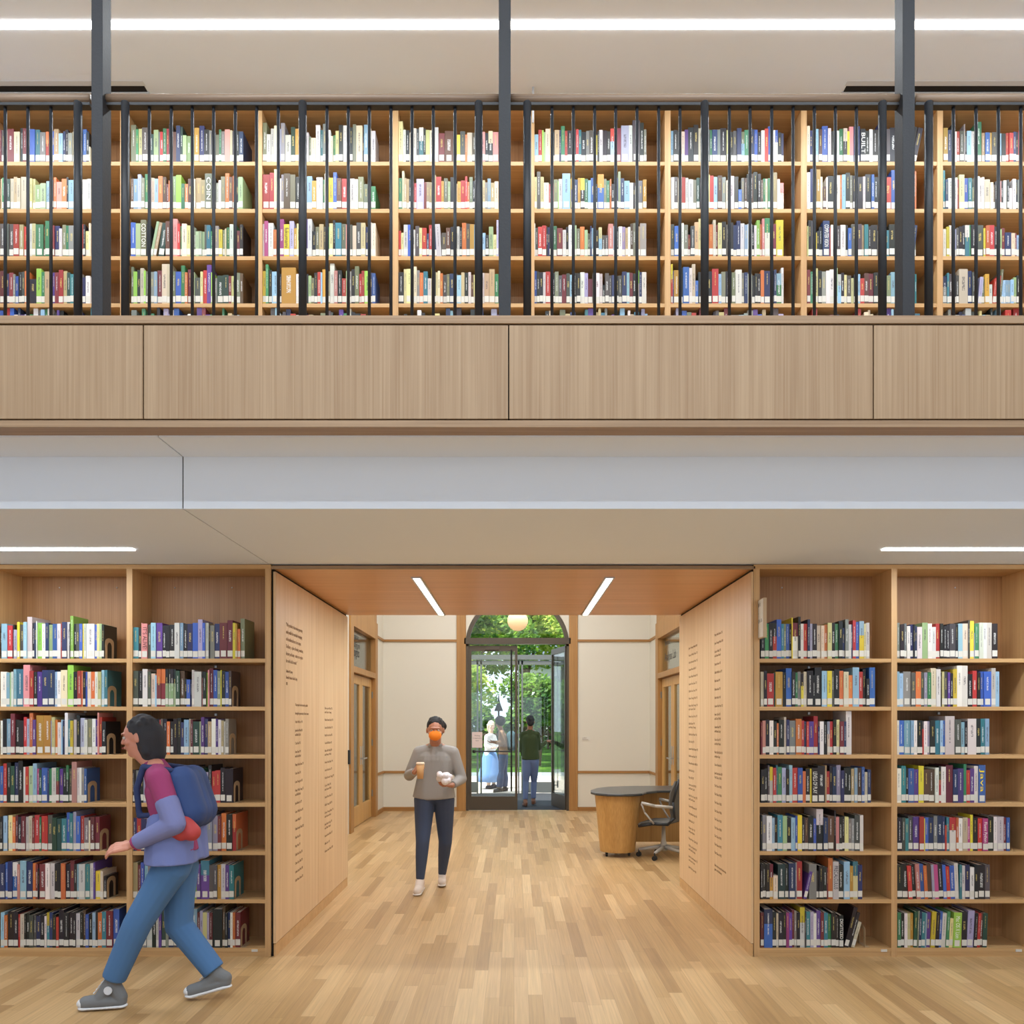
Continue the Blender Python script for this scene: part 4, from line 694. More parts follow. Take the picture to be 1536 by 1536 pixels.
for b in books:
    g = book_geo(b, rg); lean = math.radians(b['lean'])
    off = abs(math.sin(lean))*b['w']/2
    loc = Vector((b['x'], 5.606, b['z']+off+.0003))
    if b.get('ind'):
        bm = BM(); emit_cover(bm, g, I4); o = bpy.data.objects.new('book', bm.mesh('book', [M_['book']])); COL.objects.link(o)
        o.location = loc; o.rotation_euler = (0, lean, 0)
        tag(o, b['lab'], 'book', 'books on the upstairs shelves' if b['bay'][0] == 'U' else ('books in the left bookcase' if b['bay'] in 'AB' else 'books in the right bookcase'))
        bm = BM(); emit_pages(bm, g, I4, 0); c = bpy.data.objects.new('pages', bm.mesh('pages', [M_['paper']])); COL.objects.link(c); c.parent = o
        if g['lab']:
            bm = BM(); emit_label(bm, g, I4, 0); c = bpy.data.objects.new('spine_label', bm.mesh('spine_label', [M_['label']])); COL.objects.link(c); c.parent = o
        if b['title']:
            cu = bpy.data.curves.new('title', 'FONT'); cu.body = b['title']; cu.extrude = .0003; cu.align_y = 'CENTER'; cu.align_x = 'CENTER'; cu.size = .05; cu.resolution_u = 3
            tm = {'Java': (250, 220, 40), 'PRECALCULUS': (40, 40, 60), 'IT’S ALIVE!': (60, 20, 30), 'fukumami': (40, 40, 40)}.get(b['title'], (238, 236, 228))
            cu.materials.append(plain('title_ink', tm, .5)); c = bpy.data.objects.new('title', cu); COL.objects.link(c)
            c = tomesh(c, 'title'); xs_ = [v.co.x for v in c.data.vertices]; ys_ = [v.co.y for v in c.data.vertices]; ht = min(b['w']*.75, .05 if b['title'] == 'Java' else .028); sx = b['h']*.62/(max(xs_)-min(xs_)); sy = ht/(max(ys_)-min(ys_))
            c.parent = o; c.matrix_basis = Matrix.Translation((0, g['y']-.0006, b['h']*.58)) @ Matrix(((0, 1, 0, 0), (0, 0, -1, 0), (-1, 0, 0, 0), (0, 0, 0, 1))) @ Matrix.Diagonal((sx, sy, 1, 1))
    else:
        Mx = Matrix.Translation(loc) @ Matrix.Rotation(lean, 4, 'Y')
        emit_cover(stuff, g, Mx); emit_pages(stuff, g, Mx, 1)
        if g['lab']: emit_label(stuff, g, Mx, 2)
o = bpy.data.objects.new('books', stuff.mesh('books', [M_['book'], M_['paper'], M_['label']])); COL.objects.link(o)
tag(o, 'all the remaining smaller books packed on the shelves of both floors', 'books', 'library books', 'stuff')
# bookends
def arch(w0, w1, h, r):   # outline of a rounded plate with arched hole, in (y, z)
    pass
for (x, z, bay, row, bk) in ends:
    m = MB(); ya, yb, h = 5.62, 5.74, .145; yc = (ya+yb)/2
    N = 10
    outer = [(ya, 0)]+[(yc-.06*math.cos(math.pi*i/N) if 1 else 0, h-.03+.03*math.sin(math.pi*i/N)) for i in range(N+1)]+[(yb, 0)]
    inner = [(yc-.032, .004)]+[(yc-.032*math.cos(math.pi*i/N), .085+.032*math.sin(math.pi*i/N)) for i in range(N+1)]+[(yc+.032, .004)]
    for xx, fl in ((x, 0), (x+.0016, 1)):
        vs = [(xx, p[0], z+p[1]) for p in outer]+[(xx, p[0], z+p[1]) for p in inner]; k = len(outer)
        fs = [((i, i+1, k+i+1, k+i) if fl else (k+i, k+i+1, i+1, i)) for i in range(k-1)]; m.add(vs, fs)
    k = len(outer); m.v and m.f.extend([(i, i+1, 2*k+i+1, 2*k+i) for i in range(k-1)]+[(k+i, 3*k+i, 3*k+i+1, k+i+1) for i in range(k-1)]); m.mi.extend([0]*(2*(k-1)))
    m.box(x-.0005, x+.03, ya, yb, z+.0003, z+.002)
    o = m.build('bookend', M_['tanmetal'], None)
    tag(o, 'tan arched bookend after last book, %s' % where(bk), 'bookend', 'tan bookends')
# ------------------------------------------------------------------ railing and columns
YR = 3.815
secs = [(-60, 137, [8, 42, 76.5], [117], 'left of the left steel column'), (157, 748, [224, 257, 288.5, 320.5, 353, 385, 417.5, 490.5, 522.5, 554, 586.5, 618, 650, 682.5], [188, 454, 718], 'between the left and middle steel columns'),
 (766, 1353, [828, 860, 892, 923.5, 955.5, 988, 1020, 1094, 1125, 1157.5, 1189.5, 1221.5, 1253, 1284.5], [791, 1057, 1323.5], 'between the middle and right steel columns'),
 (1371, 1640, [1430, 1464, 1497.5, 1531, 1564, 1597], [1393, 1630], 'right of the right steel column')]
zc0 = Z(474, 3.75)
for a, b, bal, post, lab in secs:
    t = thing('railing', (X((a+b)/2, YR), YR, zc0), 'balcony railing with oak handrail and black bars '+lab, 'railing', 'balcony railings')
    m = MB(); nn = 12; pr = [(.028*math.cos(2*math.pi*i/nn), .023*math.sin(2*math.pi*i/nn)) for i in range(nn)]; zr = Z(150.5, YR)
    vs = [(xx, YR+p[0], zr+p[1]) for xx in (X(a, YR), X(b, YR)) for p in pr]
    m.add(vs, [(i, nn+i, nn+(i+1) % nn, (i+1) % nn) for i in range(nn)]+[tuple(range(nn)), tuple(range(2*nn-1, nn-1, -1))])
    m.build('handrail', M_['handrail'], t, smooth=True)
    bx(X(a, YR), X(b, YR), YR-.018, YR+.018, Z(161.5, YR), Z(157.5, YR)).build('flat_bar', M_['steels'], t)
    for p in bal: MB().tube((X(p, YR), YR, zc0), (X(p, YR), YR, Z(160, YR)), .0075, n=10).build('baluster', M_['steels'], t, smooth=True)
    for p in post:
        m = MB().tube((X(p, YR-.03), YR-.03, zc0), (X(p, YR-.03), YR-.03, Z(155, YR-.03)), .0185, n=16); m.ball((X(p, YR-.03), YR-.03, Z(155, YR-.03)), .0185, (1, 1, .5), n=16); m.build('post', M_['steels'], t, smooth=True)
for (a, b, lab) in ((-1.938, -1.886, 'left'), (-.070, -.015, 'middle'), (1.782, 1.838, 'right')):
    o = bx(a, b, 3.765, 3.846, zc0, 5.85).build('steel_column', M_['steel'], None, bevel=.002)
    tag(o, 'square black painted steel column rising from the balcony edge, %s one of three' % lab, 'column', 'steel columns')
# ------------------------------------------------------------------ fixtures
def light(name, loc, sx, sy, power, col=(.86, .94, 1.0), rot=(0, 0, 0)):
    l = bpy.data.lights.new(name, 'AREA'); l.shape = 'RECTANGLE'; l.size = sx; l.size_y = sy; l.energy = power; l.color = col
    o = bpy.data.objects.new(name, l); o.location = loc; o.rotation_euler = rot; COL.objects.link(o); return o
ym = 5.005
cl_ = bx(XL+.05, XR-.05, ym-.025, ym+.025, 5.842, 5.852).build('ceiling_light', M_['emitw'], None); tag(cl_, 'long continuous white linear light in the upper ceiling', 'ceiling light')
light('upper_line_lamp', ((XL+XR)/2, ym, 5.835), XR-XL-.1, .05, 125)
for (a, b, lab) in ((XL+.3, X(200, 5.1), 'left'), (X(1325, 5.1), XR-.3, 'right')):
    o = bx(a, b, 5.075, 5.13, 2.670, 2.679).build('soffit_light', M_['emitw'], None); tag(o, 'thin white linear light in the balcony soffit on the '+lab, 'ceiling light', 'soffit lights')
    light('soffit_lamp', ((a+b)/2, 5.10, 2.665), b-a, .05, 22)
for xx, lab in ((-.705, 'left'), (.69, 'right')):
    t = thing('passage_light', (xx, 7.0, 2.63), 'narrow recessed light in the oak passage ceiling on the '+lab, 'ceiling light', 'passage ceiling lights')
    MB().box(xx-.037, xx-.025, 5.93, 8.0, 2.636, 2.648).box(xx+.025, xx+.037, 5.93, 8.0, 2.636, 2.648).box(xx-.037, xx+.037, 5.918, 5.93, 2.636, 2.648).build('frame', M_['chrome'], t)
    bx(xx-.025, xx+.025, 5.93, 8.0, 2.640, 2.648).build('diffuser', M_['emitw'], t)
    light('passage_lamp', (xx, 6.97, 2.632), .05, 2.05, 24)
for (a, b, lab) in ((XL+.3, -2.47, 'left'), (2.22, XR-.3, 'right')):
    o = MB().box(a, b, 5.485, 5.535, 5.846, 5.852).build('slot_diffuser', M_['gap'], None); tag(o, 'black linear air slot in the upper ceiling on the '+lab, 'air vent', 'ceiling air slots')
    MB().box(a-.01, b+.01, 5.535, 5.575, 5.84, 5.8505).box(a-.01, b+.01, 5.445, 5.485, 5.8475, 5.8505).build('frame', M_['white'], o)
o = MB().tube((X(799.5, 5.5), 5.5, Z(184, 5.5)), (X(799.5, 5.5), 5.5, 5.85), .007, n=10).build('ceiling_rod', M_['white'], None, smooth=True); tag(o, 'thin white rod hanging from the upper ceiling beside the middle column', 'rod')
gl = thing('pendant_lamp', (X(776.5, 11), 11, 2.8), 'round opal glass globe lamp hanging before the glass doors', 'pendant lamp')
MB().ball((X(776.5, 11), 11, Z(931, 11)), .138, n=32).build('globe', M_['globe'], gl, smooth=True)
MB().tube((X(776.5, 11), 11, Z(931, 11)+.13), (X(776.5, 11), 11, RT), .008).build('cord', M_['bronze'], gl)
light('hall_lamp_1', (-.1, 10.5, RT-.05), 3.6, .6, 108, (.92, .96, 1.0)); light('hall_lamp_2', (-.1, 13.2, RT-.05), 3.6, .6, 76, (.92, .96, 1.0))
light('hall_lamp_3', (0, 8.9, RT-.05), 3.6, .5, 56, (.92, .96, 1.0))
light('side_room_lamp_right', (4, 12.9, RT-.05), 1.5, 1.5, 70, (.95, .97, 1)); light('side_room_lamp_left', (-4, 12.9, RT-.05), 1, 1, 22, (1, .97, .95))
light('added_hall_fill_a', (0, 2.2, 5.83), 8, .12, 190, (.86, .94, 1.0)); light('added_hall_fill_b', (0, -1.2, 5.83), 8, .12, 190, (.86, .94, 1.0))  # unseen fill lamps added over the front hall to brighten floor and soffits
sn = bpy.data.lights.new('sun', 'SUN'); sn.energy = 9; sn.angle = .01; sn.color = (1, .95, .85); so = bpy.data.objects.new('sun', sn); COL.objects.link(so)
so.rotation_euler = Vector((-.5, -.35, 1.0)).to_track_quat('Z', 'Y').to_euler(); so.location = (0, 30, 30)
# ------------------------------------------------------------------ desk and chair
dk = thing('reception_desk', (1.5, 10.1, 0), 'curved dark topped desk on a tapered round oak pedestal', 'desk')
cx_ = (926.5-CX)*9.85/F; cy_ = 9.86
MB().lathe([(.205, .055), (.21, .06), (.272, .725), (.27, .73)], (cx_, cy_, 0), 40, 1, 1.0).build('pedestal', M_['doorwood'], dk, smooth=False)
pts = []
for i in range(21):
    t = math.radians(-70-220*i/20); pts.append((cx_+.03+.36*math.cos(t), cy_+.24+.60*math.sin(t)))
pts = [(cx_+.02, 9.50), (cx_-.16, 9.54), (cx_-.28, 9.66), (cx_-.325, 9.84), (cx_-.30, 10.1), (cx_-.2, 10.4), (cx_-.02, 10.62), (cx_+.3, 10.74), (cx_+.75, 10.78), (2.30, 10.78), (2.30, 10.05), (cx_+.75, 10.05), (cx_+.5, 10.0), (cx_+.34, 9.82), (cx_+.26, 9.62), (cx_+.15, 9.53)]
MB().prism(pts, .735, .765).build('tabletop', M_['laminate'], dk, bevel=.01)
bx(cx_+.1, 2.28, 10.42, 10.45, .08, .735).build('modesty_panel', M_['doorwood'], dk)
for (a, b) in ((-.14, -.08), (.13, -.06), (0, .17)):
    m = MB().tube((cx_+a-.012, cy_+b, .028), (cx_+a+.012, cy_+b, .028), .028, n=12); m.box(cx_+a-.014, cx_+a+.014, cy_+b-.02, cy_+b+.02, .03, .06); m.build('caster', M_['black'], dk)
ch = thing('office_chair', (1.77, 9.72, 0), 'grey mesh swivel chair with armrests on a pale five-star base behind the panel', 'chair')
CR = Matrix.Translation((1.77, 9.72, 0)) @ Matrix.Rotation(math.radians(150), 4, 'Z')   # local +x is the sitting direction
def c4(x, y, z): return CR @ Vector((x, y, z))
m = MB()
for k in range(5):
    a = 2*math.pi*k/5+.3; e = (math.cos(a)*.29, math.sin(a)*.29)
    m.tube(c4(0, 0, .13), c4(e[0], e[1], .085), .03, .016, 8)
m.lathe([(.045, .08), (.04, .16), (.028, .2), (.02, .38)], c4(0, 0, 0), 14); m.build('star_base', M_['greyplastic'], ch, smooth=True)
for k in range(5):
    a = 2*math.pi*k/5+.3; e = Vector((math.cos(a)*.29, math.sin(a)*.29, 0))
    mm = MB().tube(CR @ (e+Vector((0, -.022, .028))), CR @ (e+Vector((0, .022, .028))), .028, n=12); mm.tube(CR @ (e+Vector((0, 0, .03))), CR @ (e+Vector((0, 0, .09))), .008, n=6); mm.build('caster', M_['black'], ch)
def sheet(prof, hw, th, name, mat):
    m = MB(); vs = []; N = len(prof)
    for s_ in (0, 1):
        for (x, z, bow) in prof:
            for j in range(7):
                v = -1+2*j/6; vs.append(c4(x-s_*th+bow*(v*v), v*hw*(1-.12*max(0, z-.8)*2), z-(s_*th if z < .5 else 0)))
    fs = []
    for s_ in (0, 1):
        for i in range(N-1):
            for j in range(6):
                a = s_*N*7+i*7+j; q = (a, a+1, a+8, a+7); fs.append(q if s_ else q[::-1])
    for i in range(N-1):
        for j in (0, 6): a = i*7+j; fs.append((a, a+7, a+7+N*7, a+N*7) if j else (a+7, a, a+N*7, a+7+N*7))
    for j in range(6):
        for i in (0, N-1): a = i*7+j; fs.append((a+1, a, a+N*7, a+1+N*7))
    m.add(vs, fs); return m.build(name, mat, ch, smooth=True)
sheet([(.24, .40, 0), (.20, .43, 0), (.05, .44, 0), (-.12, .435, .01), (-.18, .46, .02)], .23, .02, 'seat', M_['mesh'])
sheet([(-.18, .46, .03), (-.215, .53, .05), (-.20, .65, .06), (-.215, .78, .06), (-.26, .92, .05)], .23, .015, 'backrest', M_['mesh'])
for s_ in (-1, 1):
    m = MB().path([c4(.22, s_*.24, .38), c4(.05, s_*.25, .415), c4(-.14, s_*.25, .42), c4(-.22, s_*.24, .5), c4(-.2, s_*.24, .68), c4(-.26, s_*.2, .94)], .016, 8); m.build('side_frame', M_['steels'], ch, smooth=True)
    m = MB().path([c4(-.2, s_*.25, .62), c4(0, s_*.29, .63), c4(.16, s_*.30, .66)], .018, 8); m.path([c4(.16, s_*.30, .65), c4(.12, s_*.3, .55), c4(.02, s_*.27, .42)], .011, 8); m.build('armrest', M_['greyplastic'], ch, smooth=True)
# small door hardware on the left jamb near the passage
o = MB().box(RL, RL+.03, 11.66, 11.72, 1.0, 1.2).build('card_reader', M_['black'], None); tag(o, 'small black card reader beside the left hall doors', 'card reader')
# ------------------------------------------------------------------ people
SK = {}
def skin(rgb): return plain('skin', rgb, .5)
def hand(m, wrist, d, nrm, L=.175, curl=.7, side=1):
    """palm + five fingers; d = pointing direction, nrm = palm normal (curl goes towards it), side = thumb side sign"""
    d = Vector(d).normalized(); nrm = (Vector(nrm)-d*Vector(nrm).dot(d)).normalized(); s = d.cross(nrm)*side; w0 = Vector(wrist)
    k = L/.175
    for j in range(4):
        o = (j-1.5)*.020*k; base = w0+s*o*.7+d*.015*k; kn = w0+s*o+d*.085*k; m.cone(base, kn, .0135*k, .0115*k, 10)
        fl = (.066, .078, .082, .070)[3-j if side else j]*k; q = kn; ang = 0; rr = .0088*k
        for seg, f_ in enumerate((.45, .32, .26)):
            ang += curl*(.75, .9, .6)[seg]; dd = d*math.cos(ang)+nrm*math.sin(ang); q2 = q+dd*fl*f_; m.cone(q, q2, rr, rr*.9, 8); q = q2; rr *= .9
    m.cone(w0, w0+d*.03*k, .021*k, .02*k, 10)
    t0 = w0+s*.028*k+d*.02*k; t1 = t0+(s*.6+d*.55+nrm*.35).normalized()*.036*k; t2 = t1+(s*.1+d*.8+nrm*.55).normalized()*.032*k; t3 = t2+(d*.7+nrm*.7-s*.1).normalized()*.022*k
    m.chain([(t0, .0125*k), (t1, .0105*k), (t2, .0095*k), (t3, .008*k)], 8)
def head(m, c, f, h=.225, up=(0, 0, 1)):
    """head with centre c looking along f"""
    f = Vector(f).normalized(); up = Vector(up).normalized(); r = f.cross(up).normalized(); up = r.cross(f); c = Vector(c); k = h/.225
    R = Matrix((r, f, up)).transposed()
    m.ball(c+up*.025*k-f*.008*k, .092*k, (.83, 1.04, .98), 18, rot=R)
    m.ball(c-up*.03*k+f*.018*k, .075*k, (.82, .92, 1.05), 16, rot=R)
    m.ball(c-up*.082*k+f*.05*k, .03*k, (1, .9, .8), 10, rot=R)
    m.cone(c+f*.086*k+up*.014*k, c+f*.099*k-up*.018*k, .007*k, .0115*k, 8)
    m.ball(c+f*.086*k-up*.048*k, .018*k, (1.2, .7, .5), 8, rot=R)
    m.ball(c+f*.082*k+up*.03*k, .03*k, (1.9, .5, .35), 8, rot=R)
    for s_ in (-1, 1):
        m.ball(c+r*s_*.079*k-f*.005*k, .027*k, (.35, .7, 1.1), 8, rot=R); m.ball(c+r*s_*.042*k+f*.06*k-up*.02*k, .026*k, (1, .8, .8), 8, rot=R)
    return f, r, up, k, R
def eyes(c, fr, parent):
    f, r, up, k, R = fr; c = Vector(c)
    for s_ in (-1, 1):
        p = c+r*s_*.031*k+f*.0762*k+up*.008*k
        e = MB().ball(p+f*.0015*k, .0098*k, n=10).build('eye', plain('eye_white', (196, 190, 184), .3), parent, smooth=True)
        MB().ball(p+f*.0075*k, .0050*k, n=8).build('iris', plain('iris_dark', (50, 34, 24), .3), e, smooth=True)
        MB().cone(p-r*.014*k+up*.018*k+f*.004*k, p+r*.014*k+up*.02*k+f*.004*k, .003*k, .003*k, 6).build('eyebrow', plain('brow', (38, 28, 24), .8), parent)
def person(J, label, skinc, top, pants, shoes, hairc, f, face, VX=.006, topfn=None, sleeve=1.0, hair='short', soleW=True, skirt=None, hands=None, cuff=True, slim=1.0, hemz=None, toe=None):
    """J: joints dict (world)"""
    t_mats = {}; root_m = MB(); s = slim
    sk_ = skin(skinc); h = J['head']; fr = head(root_m, h, face, J.get('hh', .225), J.get('up', (0, 0, 1)))
    V = {k_: Vector(v) for k_, v in J.items() if isinstance(v, (tuple, Vector)) and k_ != 'up'}
    root_m.chain([(V['head']-Vector((0, 0, .07)), .055), (V['neck'], .055)])
    root_m.chain([(V['neck'], .05), (V['chest'], .08*s), (V['waist'], .075*s), (V['hip'], .08*s)])
    for sd in 'lr':
        root_m.chain([(V['neck'], .05), (V[sd+'sh'], .045*s), (V[sd+'el'], .037*s), (V[sd+'wr'], .024)])
        root_m.chain([(V['hip'], .07*s), (V[sd+'hp'], .065*s), (V[sd+'kn'], .04*s), (V[sd+'an'], .031), (V[sd+'an'].lerp(V[sd+'to'], .55)+Vector((0, 0, -.005)), .02)])
    if hands:
        for sd in 'lr':
            d_, n_, cu, si = hands[sd]; hand(root_m, V[sd+'wr'], d_, n_, .17*J.get('hh', .225)/.225, cu, si)
    body = root_m.build('person', sk_, None, remesh=min(VX, .0045)); tag(body, label, 'person')
    WL[body.name] = Vector(body.location)
    # top
    side = Vector(fr[1])
    m = MB(); sv = (V['lsh']-V['rsh'])
    m.chain([(V['lsh'], .062*s), (V['rsh'], .062*s)])
    cw = .5*sv.length*.62
    u_ = sv.normalized()
    for kf in (-1, -.6, -.2, .2, .6, 1):
        m.chain([(V['chest']+u_*kf*cw*.75, .108*s), (V['waist']+u_*kf*cw*.62*J.get('wst', 1), .108*s), (V['hip']+u_*kf*cw*.7*J.get('hipw', 1)+Vector((0, 0, (hemz if hemz is not None else .04)-.07)), .122*s)], flat=True)
    m.chain([(V['neck']-Vector((0, 0, .015)), .068), (V['chest'], .11*s)])
    for sd in 'lr':
        wr = V[sd+'el'].lerp(V[sd+'wr'], .94*sleeve)
        m.chain([(V['neck']-Vector((0, 0, .03)), .06), (V[sd+'sh'], .064*s), (V[sd+'el'], .054*s), (wr, .038)], flat=True)
    tp = m.build('sweater' if hair != 'none' else 'sweater', top, body, remesh=VX)
    # trousers or skirt
    m = MB()
    for sd in 'lr':
        ctr = V['hip']; a0 = V[sd+'hp']; fl = J.get('flare', 1.0)
        m.chain([(ctr, .105*s), (a0, .104*s), (a0.lerp(V[sd+'kn'], .5), .086*s), (V[sd+'kn'], J.get('knr', .063)*s), (V[sd+'kn'].lerp(V[sd+'an'], .4), J.get('cfr', .060)*s*fl), (V[sd+'kn'].lerp(V[sd+'an'], J.get('cuff', .95)), J.get('anr', .048)*fl)], flat=True)
    m.chain([(V['lhp']+Vector((0, 0, .05)), .1*s), (V['rhp']+Vector((0, 0, .05)), .1*s)])
    m.build('trousers', pants, body, remesh=VX)
    # shoes
    for sd in 'lr':
        an = V[sd+'an']; to = V[sd+'to']; dr_ = (to-an); dh = Vector((dr_.x, dr_.y, 0)).normalized(); low = -.0
        he = an-dh*.045; he.z = J.get(sd+'hz', an.z-.085)+.032
        m = MB(); tt = to+dh*.015; tt.z = max(to.z, .032)
        m.chain([(he, .036), (he.lerp(tt, .5)+Vector((0, 0, .004)), .042), (tt, .038)]); m.chain([(he+Vector((0, 0, .02)), .038), (an, .043)]); m.chain([(an+(V[sd+'kn']-an).normalized()*(.045 if toe else 0), .043 if toe else .042), (an, .043), (he.lerp(tt, .6)+Vector((0, 0, .012)), .038)], flat=False)
        sh_ = m.build('shoe', shoes[0], body, remesh=.005)
        m = MB(); pd = Vector((-dh.y, dh.x, 0))
        ax = (tt-he); 
        for q_, rr in ((he, .04), (he.lerp(tt, .5), .042), (tt, .043)): m.ball(q_-Vector((0, 0, .026)), rr, (1, 1, .3), 14)
        for a_, b_ in ((he, he.lerp(tt, .5)), (he.lerp(tt, .5), tt)):
            for q in (.25, .5, .75): m.ball(a_.lerp(b_, q)-Vector((0, 0, .026)), .0415, (1, 1, .3), 14)
        m.build('sole', shoes[1], sh_, remesh=.005)
        if toe:
            m = MB(); m.ball(tt+dh*.014+Vector((0, 0, -.002)), .034, (1, 1, .8), 12); m.build('toe_cap', shoes[1], sh_, smooth=True)
            m = MB(); p0 = an+dh*.030+Vector((0, 0, .03)); p1 = he.lerp(tt, .68)+Vector((0, 0, .045))
            for q in range(6):
                c0 = an.lerp(he.lerp(tt, .62)+Vector((0, 0, .012)), -.15+1.0*q/5.0)+(dh*.7+Vector((0, 0, .7)))*.0445; m.cone(c0-pd*.022, c0+pd*.022, .0038, .0038, 6)
            m.build('laces', shoes[1], sh_, smooth=True)
    # hair
    f_, r_, up_, k_, R_ = fr; c = V['head']; m = MB()
    if hair != 'bald':
        m.ball(c+up_*.044*k_-f_*.019*k_, .094*k_, (.89, .99, .95), 18, rot=R_)
        m.ball(c-up_*.005*k_-f_*.055*k_, .076*k_, (1.0, .75, 1.05), 16, rot=R_)
        hr_ = random.Random(9)
        for q in range(26):
            th = hr_.uniform(0, 6.28); ph = hr_.uniform(0, 1.2); dv = r_*math.cos(th)*math.sin(ph)+f_*(math.sin(th)*math.sin(ph))+up_*math.cos(ph)
            m.ball(c+up_*.042*k_-f_*.02*k_+dv*.080*k_, .018*k_, n=8)
    if hair == 'bun': m.ball(c+up_*.035*k_-f_*.09*k_-r_*.06*k_, .048*k_, n=12)
    if hair == 'bob':
        m.chain([(c-f_*.05*k_, .09*k_), (c-f_*.055*k_-up_*.09*k_, .075*k_)])
        for q in (-1, 1): m.chain([(c+r_*q*.058*k_+up_*.02*k_-f_*.035*k_, .036*k_), (c+r_*q*.062*k_-up_*.08*k_-f_*.045*k_, .03*k_)])
    if hair == 'afro': m.ball(c+up_*.03*k_-f_*.03*k_, .125*k_, n=16)
    if hair == 'pony':
        m.ball(c+up_*.05*k_-f_*.1*k_, .03*k_, n=10); m.chain([(c+up_*.05*k_-f_*.11*k_, .028*k_), (c-up_*.02*k_-f_*.15*k_, .034*k_), (c-up_*.12*k_-f_*.135*k_, .014*k_)])
    m.build('hair', plain('hair', hairc, .75, bump=.8, bscale=160), body, remesh=.005)
    eyes(c, fr, body)
    if not J.get('masked'):
        MB().ball(c+f_*.0985*k_-up_*.048*k_, .012*k_, (1.9, .5, .55), 10, rot=R_).build('lips', plain('lips', (150, 80, 74), .5), body, smooth=True)
    return body, fr, V
# -- woman walking towards the viewer
def W(px, py, Y): return tuple(P(px, py, Y))
YW = 7.85
jn = plain('dark_jeans', (56, 68, 92), .85, bump=.4, bscale=500); fleece = plain('grey_fleece', (150, 147, 143), .95, bump=.6, bscale=350)
J = dict(head=W(653, 1096, 7.78), neck=W(653, 1119, 7.84), chest=W(653.5, 1140, YW), waist=W(652, 1166, YW), hip=W(651, 1190, YW),
 rsh=W(629, 1129, 7.86), rel=W(614, 1163, 7.88), rwr=W(622, 1158, 7.66), lsh=W(679, 1129, 7.82), lel=W(692, 1168, 7.84), lwr=W(678, 1178, 7.64),
 rhp=W(637, 1199, YW), rkn=W(634, 1262, 7.72), ran=W(630, 1322, 7.70), rto=W(626, 1336.5, 7.58), lhp=W(666, 1199, YW), lkn=W(668, 1262, 7.90), lan=W(663, 1313, 8.10), lto=W(663, 1323, 7.98), hh=.225, masked=1, knr=.066, cfr=.058, anr=.040, hipw=1.25)
J['rhz'] = .03; J['lhz'] = .012
wm, fr, V = person(J, 'person in grey fleece and orange mask walking towards the viewer holding a cup', (172, 118, 92), fleece, jn, (plain('cream_leather', (218, 204, 192), .6), plain('white_rubber', (226, 220, 212), .7)), (20, 17, 17), None, (0.06, -1, -.08), hair='bun',
 hands=dict(r=((.35, -.75, .5), (.9, .2, -.1), .75, 1), l=((-.75, -.55, .0), (0, .1, 1), .55, 1)), hemz=.02, slim=1.0)
f_, r_, up_, k_, R_ = fr; c = V['head']
MB().ball(c+f_*.074-up_*.038, .053, (1.15, .80, .95), 16, rot=R_).build('face_mask', plain('orange_cloth', (238, 132, 30), .8), wm, smooth=True)
m = MB().chain([(V['neck']+Vector((-.045, -.035, .0)), .026), (V['neck']+Vector((0, .045, .02)), .026), (V['neck']+Vector((.05, -.035, -.0)), .026)]); m.build('collar', fleece, wm, remesh=.006)
MB().ball(V['chest']+Vector((.095, -.098, .03)), .02, (1.2, .3, .45), 10).build('chest_logo', plain('blue_print', (70, 84, 150), .7), wm, smooth=True)
q = P(630.5, 1156, 7.585)
cp = thing('coffee_cup', (q.x, q.y, q.z-.075), 'kraft paper coffee cup held by the person in the orange mask', 'cup')
MB().lathe([(.027, -.075), (.038, .06)], q, 20).build('cup', plain('kraft_card', (206, 160, 108), .7), cp, smooth=True)
MB().lathe([(.041, .058), (.041, .066), (.034, .078), (.033, .078)], q, 20).build('lid', plain('cup_lid', (226, 206, 178), .5), cp, smooth=True)
q = P(665, 1167, 7.56); m = MB(); rr = random.Random(3)
for k in range(14): m.ball((q.x+rr.uniform(-.07, .07), q.y+rr.uniform(-.03, .03), q.z+rr.uniform(-.03, .035)), rr.uniform(.022, .04), n=8)
o = m.build('food_wrapper', plain('foil_white', (226, 222, 226), .35, .1, .6, 60), None, remesh=.006); tag(o, 'crumpled white and silver wrapper in the left hand of the masked person', 'wrapper')
# -- student passing in the foreground, walking left
YS = 4.66
dn = plain('blue_denim', (72, 112, 158), .85, bump=.5, bscale=420); mag = plain('magenta_knit', (150, 58, 104), .9, bump=.5, bscale=300)
J = dict(head=W(211, 1107, YS), neck=W(232, 1146, YS), chest=W(250, 1186, YS), waist=W(260, 1232, YS), hip=W(266, 1275, YS),
 lsh=W(238, 1168, YS-.17), lel=W(262, 1236, YS-.22), lwr=W(196, 1268, YS-.2), rsh=W(248, 1168, YS+.16), rel=W(280, 1230, YS+.22), rwr=W(262, 1290, YS+.2),
 lhp=W(258, 1300, YS-.08), lkn=W(206, 1386, YS-.10), lan=W(168, 1474, YS-.08), lto=W(133, 1504, YS-.10), rhp=W(270, 1300, YS+.08), rkn=W(268, 1388, YS+.09), ran=W(326, 1462, YS+.08), rto=W(292, 1486, YS+.07), hh=.225, up=(-.12, 0, 1))
J['lhz'] = .012; J['rhz'] = .07; J.update(knr=.078, cfr=.072, anr=.066, cuff=.92)
